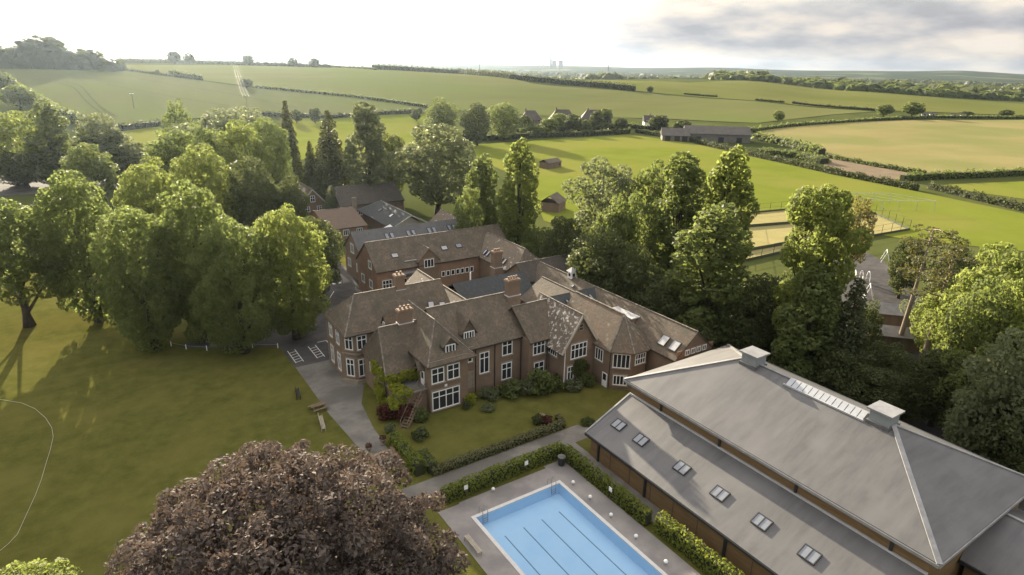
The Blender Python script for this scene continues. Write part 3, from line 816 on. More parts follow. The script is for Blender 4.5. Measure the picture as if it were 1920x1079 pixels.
def quad_mesh(name, q, mat):
    n = len(q) // 4
    me = bpy.data.meshes.new(name)
    me.vertices.add(n * 4)
    me.vertices.foreach_set('co', q.astype(np.float32).ravel())
    me.loops.add(n * 4)
    me.loops.foreach_set('vertex_index', np.arange(n * 4, dtype=np.int32))
    me.polygons.add(n)
    me.polygons.foreach_set('loop_start', np.arange(0, n * 4, 4, dtype=np.int32))
    me.polygons.foreach_set('loop_total', np.full(n, 4, dtype=np.int32))
    me.materials.append(mat)
    me.update(calc_edges=True)
    return me

def lobe_leaves(lobes, n, size, rng, shell=0.45, jitter=0.85, aspect=1.5):
    """lobes: rows of (x, y, z, rx, ry, rz); leaves crowd towards each lobe's outside, none deep inside another lobe"""
    lobes = np.array(lobes, float)
    area = (lobes[:, 3] * lobes[:, 4] + lobes[:, 3] * lobes[:, 5] + lobes[:, 4] * lobes[:, 5])
    idx = rng.choice(len(lobes), n, p=area / area.sum())
    d = rng.normal(size=(n, 3)); d /= np.linalg.norm(d, axis=1)[:, None]
    rad = 1 - shell * rng.uniform(0, 1, (n, 1)) ** 2.2
    rad *= rng.uniform(.93, 1.1, (n, 1))
    L = lobes[idx]
    pos = L[:, :3] + d * L[:, 3:] * rad
    keep = np.ones(n, bool)
    for l in lobes:
        e = (((pos - l[:3]) / l[3:]) ** 2).sum(1)
        keep &= e > 0.5
    pos, d = pos[keep], d[keep]
    d = d / np.linalg.norm(d, axis=1)[:, None]
    d[:, 2] += 0.25
    return leaf_quads(pos, d, size, rng, aspect, jitter)

def trunk_mesh(name, h, r0, limbs, rng, mat, lean=(0, 0)):
    b = MB()
    k = 7
    pts = [(lean[0] * (i / k) + rng.normal() * .08 * (i > 0), lean[1] * (i / k) + rng.normal() * .08 * (i > 0), h * i / k) for i in range(k + 1)]
    rr = [r0 * (1.45 if i == 0 else 1.0) * (1 - .8 * i / k) + .03 for i in range(k + 1)]
    b.tube(pts, rr, 8)
    for q in limbs:
        z0 = q[2] * rng.uniform(.35, .6)
        i = min(k, int(z0 / h * k))
        p = Vector(pts[i]); e = Vector(q)
        m = p.lerp(e, .55) + Vector((0, 0, .5))
        b.tube([p, m, e], [rr[i] * .5, rr[i] * .3, .05], 6, cap=False)
    return b.mesh(name, mat, True)

PROTO = {}                                     # kind -> list of (crown mesh, trunk mesh, height, radius)
def proto(kind, seed, H, Rr, lobes, n, size, trunk_h, r0, nl=9, jitter=.85, shell=.45, mat='g1', bark='bark'):
    rng = np.random.default_rng(seed)
    q = lobe_leaves(lobes, n, size, rng, shell, jitter)
    me = quad_mesh(kind + '_crown', q, M[mat])
    pick = [lobes[i] for i in rng.choice(len(lobes), min(nl, len(lobes)), replace=False)]
    tm = trunk_mesh(kind + '_trunk', trunk_h, r0, [p[:3] for p in pick], rng, M[bark])
    PROTO.setdefault(kind, []).append((me, tm, H, Rr))

def dome_lobes(rng, n, c, rad, lr, squash=.85, top_bias=0.0, inner=.72):
    out = []
    for i in range(n):
        z = 1 - 2 * (i + .5) / n
        a = i * 2.39996 + rng.uniform(-.4, .4)
        s = math.sqrt(max(0, 1 - z * z))
        k = inner * rng.uniform(.82, 1.12)
        l = lr * rng.uniform(.72, 1.28)
        out.append((c[0] + math.cos(a) * s * rad[0] * k, c[1] + math.sin(a) * s * rad[1] * k, c[2] + z * rad[2] * k + top_bias * l, l, l, l * squash))
    return out

def make_protos():
    for j, kind in enumerate(('lime_a', 'lime_b', 'lime_c', 'lime_d')):
        rng = np.random.default_rng(20 + j)
        lo = dome_lobes(rng, 105, (0, 0, 10.5), (6.0, 6.0, 10.1), 1.35, inner=.87)
        lo += dome_lobes(rng, 8, (0, 0, 12), (3.0, 3.0, 5.0), 2.4)
        if kind == 'lime_d':                       # crown lifted clear of a bare trunk
            lo = [l for l in lo if l[2] > 6.8]
        proto(kind, 40 + j, 20.6, 6.3, lo, 30000, .35, 13, .48, shell=.6)
    for j in range(4):
        rng = np.random.default_rng(30 + j)
        lo = dome_lobes(rng, 64 - 6 * j, (0, 0, 10.3), (6.0, 6.0, 9.2), 1.5 + .14 * j, inner=.84 - .03 * j)
        lo = [(l[0] * rng.uniform(.85, 1.12), l[1] * rng.uniform(.85, 1.12), l[2] + rng.normal() * .5, *l[3:]) for l in lo]
        lo += [(rng.normal() * 2.4, rng.normal() * 2.4, rng.uniform(6, 15), 2.6, 2.6, 2.4) for _ in range(6)]
        proto('round', 50 + j, 20.0, 6.5, lo, 17000, .42, 12, .5, shell=.6)
    for j in range(3):
        rng = np.random.default_rng(60 + j)
        lo = []
        for i in range(44):
            t = (i + .5) / 44
            env = math.sin(math.pi * min(1, .12 + .86 * t)) ** .55
            a = i * 2.39996 + rng.uniform(-.5, .5)
            rr = 3.1 * env * rng.uniform(.45, 1.1)
            l = rng.uniform(1.0, 2.0) * (1.1 - .35 * t)
            lo.append((math.cos(a) * rr, math.sin(a) * rr, 2.2 + 21.3 * t, l, l, l * 1.15))
        proto('poplar', 65 + j, 24.6, 4.6, lo, 14000, .44, 21, .42, 12)
    for j in range(2):
        rng = np.random.default_rng(70 + j)
        lo = dome_lobes(rng, 34, (0, 0, 11.6), (6.0, 6.0, 8.4), 1.5, inner=.85)
        lo += [(rng.normal() * 2.6, rng.normal() * 2.6, rng.uniform(5, 16), 1.7, 1.7, 1.5) for _ in range(9)]
        proto('loose', 72 + j, 21.0, 6.8, lo, 9500, .46, 16, .4, 16, shell=.75)
    rng = np.random.default_rng(80)
    lo = []
    for i in range(46):                        # tall crown: broad head, narrow waist, skirt below
        t = (i + .5) / 46
        env = .95 * math.exp(-((t - .78) / .2) ** 2) + .62 * math.exp(-((t - .35) / .22) ** 2) + .15
        a = i * 2.39996 + rng.uniform(-.5, .5)
        rr = 5.0 * env * rng.uniform(.4, 1.0); l = rng.uniform(1.2, 2.3)
        lo.append((math.cos(a) * rr, math.sin(a) * rr, 2.5 + 25 * t, l, l, l))
    proto('tall', 81, 29.5, 6.3, lo, 21000, .44, 26, .5, 14)
    for j in range(2):
        rng = np.random.default_rng(90 + j)
        lo = []
        for i in range(95):
            t = ((i + .5) / 95) ** 1.1
            a = i * 2.39996; rr = 3.5 * (1 - t) ** .62 * rng.uniform(.55, 1.0) + .05
            l = (1.45 * (1 - t) + .42) * rng.uniform(.8, 1.2)
            lo.append((math.cos(a) * rr, math.sin(a) * rr, 1.4 + 22.0 * t, l, l, l * .8))
        proto('conifer', 92 + j, 24.2, 4.3, lo, 20000, .36, 22, .4, 10, mat='c1')
    for j in range(2):
        rng = np.random.default_rng(100 + j)
        lo = dome_lobes(rng, 16, (0, 0, 5.6), (4.4, 4.4, 4.4), 1.9)
        proto('far', 102 + j, 10.4, 5.2, lo, 2200, .85, 6, .35, 5)
    for j in range(2):
        rng = np.random.default_rng(110 + j)
        lo = [(l[0] * rng.uniform(.6, 1.3), l[1] * rng.uniform(.6, 1.3), max(.3, l[2] * rng.uniform(.7, 1.2)), *l[3:]) for l in dome_lobes(rng, 17, (0, 0, .8), (.9, .9, .75), .30)]
        proto('shrub', 112 + j, 1.75, 1.1, lo, 1700, .17, .9, .05, 6, shell=.9)
make_protos()

KIND_NAME = dict(lime_a='lime_tree', lime_d='lime_tree', lime_b='lime_tree', lime_c='lime_tree', round='broadleaf_tree', poplar='poplar_tree', loose='broadleaf_tree', tall='broadleaf_tree', conifer='conifer_tree', far='field_tree', shrub='shrub')
_cnt = {}
def plant(kind, mat, x, y, h, r, label, cat='tree', group=None, z=None):
    i = _cnt.get(kind, 0); _cnt[kind] = i + 1
    cm, tm, H, Rr = PROTO[kind][i % len(PROTO[kind])]
    root = empty(KIND_NAME[kind], (x, y, terr(x, y) if z is None else z), label, cat, group)
    a = (i * 2.1) % 6.283
    for nm, me in (('trunk' if kind != 'shrub' else 'stem', tm), ('crown', cm)):
        o = bpy.data.objects.new(nm, me)
        link(o); o.parent = root
        o.rotation_euler = (0, 0, a)
        o.scale = (r / Rr, r / Rr, h / H)
        if nm == 'crown' and me.materials[0] != M[mat]:
            o.material_slots[0].link = 'OBJECT'
            o.material_slots[0].material = M[mat]
    return root

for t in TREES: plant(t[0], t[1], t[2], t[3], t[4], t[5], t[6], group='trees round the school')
for t in FAR_TREES: plant(t[0], t[1], t[2], t[3], t[4], t[5], t[6], cat='tree' if 'tree' in t[6] else 'bush', group='field trees and bushes')

def hedge(poly, h, w, label, mat='g3', leaf=.7, dens=2.2, wave=.35, z=None, name='hedge', seed=1, box=False):
    """leafy hedge along a line: a woody core with leaf-clump faces standing off it"""
    rng = np.random.default_rng(seed)
    P_, Nn = [], []
    core = MB()
    for (x0, y0), (x1, y1) in zip(poly[:-1], poly[1:]):
        Ln = math.hypot(x1 - x0, y1 - y0); d = np.array([x1 - x0, y1 - y0]) / Ln; s = np.array([-d[1], d[0]])
        n = int(Ln * (2 * h + w) * dens / leaf ** 2) + 4
        n = min(n, 26000)
        t = rng.uniform(0, Ln, n)
        top = 1 + wave * (np.sin(t * .55 + x0) * .5 + np.sin(t * 1.7 + y0) * .3 + rng.normal(size=n) * .12)
        if box: sd = rng.choice([0, 1, 2], n, p=[h / (2 * h + w), w / (2 * h + w), h / (2 * h + w)])
        else: sd = None
        if box:
            off = np.where(sd == 0, -w / 2, np.where(sd == 2, w / 2, rng.uniform(-w / 2, w / 2, n))) + rng.normal(size=n) * .05
            zz = np.where(sd == 1, h * top, rng.uniform(0, 1, n) * h * top) + rng.normal(size=n) * .04
            nr = np.stack([np.where(sd == 0, -s[0], np.where(sd == 2, s[0], 0)), np.where(sd == 0, -s[1], np.where(sd == 2, s[1], 0)), np.where(sd == 1, 1., .1)], 1)
        else:
            a = rng.uniform(0, math.pi, n); k = rng.uniform(.75, 1.08, n)
            off = np.cos(a) * w / 2 * k * (.8 + .2 * top); zz = np.sin(a) ** .7 * h * top * k
            nr = np.stack([np.cos(a) * s[0], np.cos(a) * s[1], np.sin(a)], 1)
        px = x0 + d[0] * t + s[0] * off; py = y0 + d[1] * t + s[1] * off
        base = np.array([terr(a_, b_) for a_, b_ in zip(px, py)]) if z is None else np.full(n, z)
        P_.append(np.stack([px, py, base + zz], 1)); Nn.append(nr)
        kk = max(1, int(Ln / 14)) if z is None else 1
        for i in range(kk):
            p = np.array([x0, y0]) + d * Ln * i / kk; q = np.array([x0, y0]) + d * Ln * (i + 1) / kk
            zp = terr(*p) if z is None else z; zq = terr(*q) if z is None else z
            c = .72 if box else .5
            vs_ = []
            for (g, zg) in ((p, zp), (q, zq)):
                a0 = g - s * w * c / 2; b0 = g + s * w * c / 2
                vs_ += [(a0[0], a0[1], zg), (b0[0], b0[1], zg), (b0[0], b0[1], zg + h * .8), (a0[0], a0[1], zg + h * .8)]
            core.add(vs_, [(0, 1, 2, 3), (7, 6, 5, 4), (0, 4, 5, 1), (1, 5, 6, 2), (2, 6, 7, 3), (3, 7, 4, 0)])
    pos, nr = np.concatenate(P_), np.concatenate(Nn)
    q = leaf_quads(pos, nr, leaf, rng, jitter=.7)
    gx, gy = poly[0]
    root = empty(name, (gx, gy, terr(gx, gy) if z is None else z), label, 'hedge')
    o = bpy.data.objects.new('foliage', quad_mesh('foliage', q, M[mat])); link(o); o.parent = root; o.location = -root_loc(root)
    core.build('woody_core', M['core'], root)
    return root
M['core'] = plain('hedge_core', (0.03, 0.035, 0.012), 0.95)

for i, (poly, h, w, lab) in enumerate(HEDGES):
    d = min(math.hypot(*p) for p in poly)
    hedge(poly, h, w, lab, 'g3' if 'dark' in lab or 'tall' in lab else 'g2', leaf=.55 if d < 350 else 1.3, dens=1.1, seed=200 + i)

# copper beech close to the camera
def copper_beech():
    rng = np.random.default_rng(7)
    lo = dome_lobes(rng, 80, (0, 0, 10.6), (9.8, 9.8, 8.2), 2.1, inner=.84)
    lo = [(l[0], l[1], l[2] + rng.normal() * .5, *l[3:]) for l in lo]
    lo += dome_lobes(rng, 12, (0, 0, 10.5), (5, 5, 5), 3)
    for l in dome_lobes(rng, 320, (0, 0, 10.6), (9.9, 9.9, 8.5), .6, inner=.98): lo.append(l)     # sprigs standing off the crown
    q = lobe_leaves(lo, 250000, .185, rng, .6, .9, 2.1)
    root = empty('copper_beech_tree', (5.3, 32.3, 0), 'large purple-brown copper beech crown in front of everything', 'tree')
    o = bpy.data.objects.new('crown', quad_mesh('crown', q, M['copper'])); link(o); o.parent = root
    t = bpy.data.objects.new('trunk', trunk_mesh('trunk', 13, .7, [l[:3] for l in lo[::5]], rng, M['bark'])); link(t); t.parent = root
copper_beech()

# leaning pines with bare pale trunks at the right
def pine(x, y, h, lean, label, seed):
    rng = np.random.default_rng(seed)
    root = empty('pine_tree', (x, y, 0), label, 'tree')
    b = MB()
    k = 8
    pts = [(lean[0] * (i / k) ** 1.15, lean[1] * (i / k) ** 1.15, h * i / k) for i in range(k + 1)]
    b.tube(pts, [.42 - .036 * i for i in range(k + 1)], 9)
    lo = []
    for i in range(13):
        t = .62 + .38 * i / 12
        c = np.array([lean[0] * t ** 1.15, lean[1] * t ** 1.15, h * t])
        a = i * 2.4 + rng.uniform(-.4, .4); rr = rng.uniform(1.6, 4.3) * (1.25 - .7 * (t - .6))
        e = c + np.array([math.cos(a) * rr, math.sin(a) * rr, rng.uniform(-.2, 1.1)])
        b.tube([tuple(c), tuple((c + e) / 2 + np.array([0, 0, .3])), tuple(e)], [.13, .09, .04], 5, cap=False)
        for _ in range(3): lo.append((*(c + (e - c) * rng.uniform(.5, 1.1) + np.array([*rng.normal(size=2) * .7, rng.uniform(-.3, .7)])), rng.uniform(.6, 1.3), rng.uniform(.6, 1.3), rng.uniform(.3, .7)))
    b.build('trunk', M['palebark'], root, True, off=(0, 0, 0))
    o = bpy.data.objects.new('crown', quad_mesh('crown', lobe_leaves(lo, 4200, .26, rng, .95), M['g5p'])); link(o); o.parent = root
M['g5p'] = leaf_mat('pine_needles', (0.05, 0.062, 0.03), (0.09, 0.1, 0.05), .3)
pine(102.0, 42.2, 19.0, (5.0, 1.0), 'tall pine with pale leaning trunk, the left of the two', 301)
pine(94.5, 35.5, 18.0, (5.5, 1.5), 'tall pine with pale leaning trunk, the right of the two', 302)

# trimmed hedges of the school grounds
hedge([(23.4, 47.45), (38.9, 47.75)], 1.6, 1.0, 'clipped green hedge between the gravel path and the pool terrace', 'hedge', .22, 1.7, .06, 0.0, seed=11, box=True)
hedge([(38.75, 47.2), (38.75, 33.9)], 1.6, 0.95, 'clipped green hedge between the pool and the sports hall', 'hedge', .22, 1.7, .06, 0.0, seed=12, box=True)
hedge([(39.2, 33.0), (39.2, 8.0)], 1.9, 1.1, 'sunlit clipped hedge beyond the gap, alongside the sports hall', 'hedge', .22, 1.7, .08, 0.0, seed=13, box=True)
hedge([(23.3, 59.8), (23.3, 52.6)], 1.7, 1.2, 'clipped hedge beside the garden steps', 'hedge', .22, 1.6, .1, 0.0, seed=14, box=True)
hedge([(24.7, 55.6), (24.7, 52.4)], 1.3, 1.2, 'short low hedge inside the corner of the garden wall', 'g2', .22, 1.6, .15, 0.0, seed=15, box=True)
hedge([(24.4, 52.1), (42.6, 52.3)], .8, 1.0, 'low flat-topped dull hedge between garden lawn and gravel path', 'g5', .2, 1.6, .05, 0.02, seed=16, box=True)
hedge([(42.6, 52.5), (43.0, 54.2)], .7, .7, 'short return of the low dull hedge by the rose bushes', 'g5', .2, 1.6, .05, 0.02, seed=17, box=True)

SHRUBS = [
    ('g2', 28.2, 62.6, 1.8, 1.3, 'light green rounded shrub left of the big bay window'),
    ('yellow', 35.6, 63.0, 1.7, 1.1, 'yellowish shrub right of the big bay window'),
    ('g3', 34.4, 62.3, 1.0, .8, 'small dark shrub under the big bay window'),
    ('redleaf', 26.3, 63.9, 2.7, 1.7, 'dark red smoke bush below the timber stairs'),
    ('redleaf', 24.6, 65.2, 2.2, 1.4, 'dark red bush at the path side of the timber stairs'),
    ('g4', 24.0, 62.3, 1.2, 1.0, 'grey-green low shrub at the path bend'),
    ('g4', 36.6, 60.4, .8, 1.2, 'low pale shrub on the garden lawn before the bay window'),
    ('g4', 38.6, 63.0, 1.5, 1.9, 'broad grey-green shrub under the stair window'),
    ('g2', 41.2, 62.4, 1.9, 2.3, 'spreading shrub at the middle of the garden front'),
    ('g4', 43.4, 61.4, 2.2, 2.2, 'pale feathery shrub below the paired windows'),
    ('g2', 45.0, 60.6, 3.8, 2.5, 'tall shrub below the recessed windows'),
    ('g2', 47.2, 60.6, 2.4, 2.0, 'green shrub left of the flecked gable'),
    ('g4', 49.5, 58.9, 1.5, 1.7, 'low pale shrub before the flecked gable corner'),
    ('g2', 52.0, 58.9, 2.2, 1.6, 'green shrub at the foot of the ivy on the gable'),
    ('g3', 26.4, 59.4, 1.2, 1.4, 'dark small shrub beside the red bush'),
    ('redleaf', 41.0, 53.9, 1.3, 1.1, 'purple leaved rose bush by the garden wall end'),
    ('flower', 41.2, 54.9, 1.0, .7, 'white flowering bush by the garden wall end'),
    ('g3', 40.2, 54.6, 1.4, 1.0, 'dark leafy rose bush by the garden wall end'),
    ('g2', 45.5, 51.2, .7, 1.2, 'low green plant at the end of the gravel path'),
]
for (m_, x, y, h, r, lab) in SHRUBS: plant('shrub', m_, x, y, h, r, lab, 'shrub', z=0.02, group='shrubs of the garden front')
plant('lime_b', 'y1', -9.3, 46.2, 9.4, 3.4, 'yellow-green sunlit tree top cut by the lower left corner', z=0)

# ---------------------------------------------------------------- building kit
def roof(parent, axis, x0, x1, y0, y1, ze, zr, mat, h0=0.0, h1=0.0, over=.35, mid=None, cap='ridge', t=.18, name='roof', label=None, vo=.2):
    """pitched roof over the walls x0..x1, y0..y1; ridge along axis; h0, h1 > 0 make that end a hip"""
    if axis == 'y':
        a0, a1, b0, b1 = y0, y1, x0, x1
    else:
        a0, a1, b0, b1 = x0, x1, y0, y1
    m = (b0 + b1) / 2 if mid is None else mid
    s0 = (zr - ze) / (m - b0); s1 = (zr - ze) / (b1 - m)
    e0, e1 = ze - over * s0, ze - over * s1
    A0 = a0 - (over if h0 else vo); A1 = a1 + (over if h1 else vo)
    B0, B1 = b0 - over, b1 + over
    r0 = a0 + h0 if h0 else A0
    r1 = a1 - h1 if h1 else A1
    P = [(A0, B0, e0), (A1, B0, e0), (A1, B1, e1), (A0, B1, e1), (r0, m, zr), (r1, m, zr)]
    F = [(0, 1, 5, 4), (2, 3, 4, 5)]
    if h0: F.append((3, 0, 4))
    if h1: F.append((1, 2, 5))
    if axis == 'y':
        P = [(b, a, z) for (a, b, z) in P]
        F = [tuple(reversed(f)) for f in F]
    o = MB().shell(P, F, t).build(name, mat, parent)
    if label: o['label'] = label
    if cap:
        cb = MB().bar(Vector(P[4]) + Vector((0, 0, .03)), Vector(P[5]) + Vector((0, 0, .03)), 0.2, .13)
        if h0:
            for k in (0, 3): cb.bar(Vector(P[4]) + Vector((0, 0, .02)), Vector(P[k]) + Vector((0, 0, .02)), .16, .1)
        if h1:
            for k in (1, 2): cb.bar(Vector(P[5]) + Vector((0, 0, .02)), Vector(P[k]) + Vector((0, 0, .02)), .16, .1)
        cb.build('ridge_capping', M[cap], o)
    for i, j in ((0, 1), (2, 3)):
        MB().bar(Vector(P[i]) + Vector((0, 0, -.12)), Vector(P[j]) + Vector((0, 0, -.12)), .13, .11).build('gutter', M['black'], o)
    return o

def walls(parent, x0, x1, y0, y1, ze, mat, gable=None, zr=None, ends=(0, 0), mid=None, z0=-.3, name='wall'):
    b = MB().box(x0, x1, y0, y1, z0, ze - .04)
    th = .35
    if gable == 'x':
        m = (y0 + y1) / 2 if mid is None else mid
        for k, e in enumerate(ends):
            if e:
                xa, xb = (x0, x0 + th) if k == 0 else (x1 - th, x1)
                b.add([(xa, y0, ze - .05), (xa, y1, ze - .05), (xa, m, zr - .1), (xb, y0, ze - .05), (xb, y1, ze - .05), (xb, m, zr - .1)], [(0, 2, 1), (3, 4, 5), (0, 3, 5, 2), (1, 2, 5, 4), (0, 1, 4, 3)])
    elif gable == 'y':
        m = (x0 + x1) / 2 if mid is None else mid
        for k, e in enumerate(ends):
            if e:
                ya, yb = (y0, y0 + th) if k == 0 else (y1 - th, y1)
                b.add([(x0, ya, ze - .05), (x1, ya, ze - .05), (m, ya, zr - .1), (x0, yb, ze - .05), (x1, yb, ze - .05), (m, yb, zr - .1)], [(0, 1, 2), (3, 5, 4), (0, 3, 4, 1), (1, 4, 5, 2), (0, 2, 5, 3)])
    return b.build(name, mat, parent)

_wm = {}
def win(parent, x, y, z, w, h, face='S', cols=2, tr=.62, sill=True, name='window', fmat='white'):
    """a framed window standing in the wall face at (x, y), its sill at z; face: S looks to -y, W to -x, or an outward (nx, ny)"""
    th = {'S': 0.0, 'W': -math.pi / 2, 'N': math.pi, 'E': math.pi / 2}[face] if isinstance(face, str) else math.atan2(face[0], -face[1])
    k = (round(w, 2), round(h, 2), cols, tr, fmat)
    if k not in _wm:
        f = MB(); o_ = .10; d0, d1 = -.11, .02
        f.box(-w / 2, -w / 2 + o_, d0, d1, 0, h).box(w / 2 - o_, w / 2, d0, d1, 0, h)
        f.box(-w / 2 + o_, w / 2 - o_, d0, d1, 0, o_).box(-w / 2 + o_, w / 2 - o_, d0, d1, h - o_, h)
        for i in range(1, cols):
            c = -w / 2 + w * i / cols
            f.box(c - .05, c + .05, d0 + .015, d1, o_, h - o_)
        if tr:
            f.box(-w / 2 + o_, w / 2 - o_, d0 + .02, d1, h * tr - .05, h * tr + .05)
        g = MB().box(-w / 2 + .04, w / 2 - .04, -.045, .015, .04, h - .04)
        s = MB().box(-w / 2 - .16, w / 2 + .16, -.2, .02, -.16, -.005).box(-w / 2 - .14, w / 2 + .14, -.06, .02, h + .005, h + .22)
        s.box(-w / 2 - .13, -w / 2 - .004, -.05, .02, 0, h).box(w / 2 + .004, w / 2 + .13, -.05, .02, 0, h)
        _wm[k] = (f.mesh('window_frame', M[fmat]), g.mesh('glazing', M['glass']), s.mesh('stone_surround', M['stone']))
    fm, gm, sm = _wm[k]
    o = inst(name, fm, parent, (x, y, z), th)
    for nm, me in (('glazing', gm),) + ((('stone_surround', sm),) if sill else ()):
        c = bpy.data.objects.new(nm, me); link(c); c.parent = o
    return o

def rooflight(parent, p, n, w, h, mat='skyglass', name='rooflight', panes=1, fm='black', gap=.06):
    """a roof window lying on the slope with outward normal n at p; h runs up the slope, w across it"""
    n = Vector(n).normalized()
    up = (Vector((0, 0, 1)) - n * n.z).normalized(); s = up.cross(n)
    m3 = Matrix((s, up, n)).transposed().to_4x4()
    fr = MB().box(-w / 2, w / 2, -h / 2, -h / 2 + .09, -.02, .12).box(-w / 2, w / 2, h / 2 - .09, h / 2, -.02, .12)
    for i in range(panes + 1):
        c = -w / 2 + w * i / panes
        a, b = max(-w / 2, c - .05), min(w / 2, c + .05)
        if i == 0: a, b = -w / 2, -w / 2 + .09
        if i == panes: a, b = w / 2 - .09, w / 2
        fr.box(a, b, -h / 2 + .09, h / 2 - .09, -.02, .12)
    o = fr.build(name, M[fm], parent)
    o.matrix_local = Matrix.Translation(Vector(p) - root_loc(parent)) @ m3
    for i in range(panes):
        a, b = -w / 2 + w * i / panes + .05, -w / 2 + w * (i + 1) / panes - .05
        g = MB().box(a, b, -h / 2 + .06, h / 2 - .06, .0, .08).mesh('pane', M[mat])
        c = bpy.data.objects.new('pane', g); link(c); c.parent = o
    return o

def chimney(parent, x, y, z0, z1, wx, wy, pots=3, mat='brick_red', name='chimney'):
    b = MB().box(x - wx / 2, x + wx / 2, y - wy / 2, y + wy / 2, z0, z1 - .45)
    b.box(x - wx / 2 - .12, x + wx / 2 + .12, y - wy / 2 - .12, y + wy / 2 + .12, z1 - .45, z1 - .12)
    b.box(x - wx / 2 - .04, x + wx / 2 + .04, y - wy / 2 - .04, y + wy / 2 + .04, z1 - .12, z1)
    b.box(x - wx / 2 - .10, x + wx / 2 + .10, y - wy / 2 - .10, y + wy / 2 + .10, z0, z0 + (z1 - z0) * .35)
    o = b.build(name, M[mat], parent)
    for i in range(pots):
        t = (i + .5) / pots - .5
        px, py = (x + t * wx * .9, y) if wx >= wy else (x, y + t * wy * .9)
        MB().tube([(px, py, z1 - .02), (px, py, z1 + .35), (px, py, z1 + .42)], [.17, .14, .17], 8).build('chimney_pot', M['pot'], o)
    MB().box(x - wx / 2 - .13, x + wx / 2 + .13, y - wy / 2 - .13, y + wy / 2 + .13, z0 + (z1 - z0) * .35 - .08, z0 + (z1 - z0) * .35 + .04).build('lead_flashing', M['lead'], o)
    return o
M['pot'] = plain('clay_pot', (0.25, 0.16, 0.105), .8)

def dormer(parent, x, y, z, w, h, zr, depth, mat, face='S', cols=3, rmat='tile', cheek='tile'):
    """gabled dormer: front at (x, y) looking to -y or -x"""
    if face == 'S':
        b = MB().box(x - w / 2, x + w / 2, y, y + depth, z - .5, z + h)
        b.add([(x - w / 2, y, z + h), (x + w / 2, y, z + h), (x, y, zr - .1), (x - w / 2, y + .3, z + h), (x + w / 2, y + .3, z + h), (x, y + .3, zr - .1)], [(0, 1, 2), (3, 5, 4), (0, 2, 5, 3), (1, 4, 5, 2), (0, 3, 4, 1)])
        o = b.build('dormer', M[cheek], parent)
        roof(parent, 'y', x - w / 2, x + w / 2, y, y + depth + 1.2, z + h, zr, M[rmat], over=.22, t=.12, name='dormer_roof', cap=None)
        win(parent, x, y, z + .05, w - .3, h - .15, 'S', cols, 0, False)
    else:
        b = MB().box(x, x + depth, y - w / 2, y + w / 2, z - .5, z + h)
        o = b.build('dormer', M[cheek], parent)
        roof(parent, 'x', x, x + depth + 1.2, y - w / 2, y + w / 2, z + h, zr, M[rmat], over=.22, t=.12, name='dormer_roof', cap=None)
        win(parent, x, y, z + .05, w - .3, h - .15, 'W', cols, 0, False)
    return o

def pipe(parent, pts, r=.06, mat='black', name='downpipe'):
    return MB().tube(pts, r, 6).build(name, M[mat], parent)

def flat_roof_parent_fix(): pass

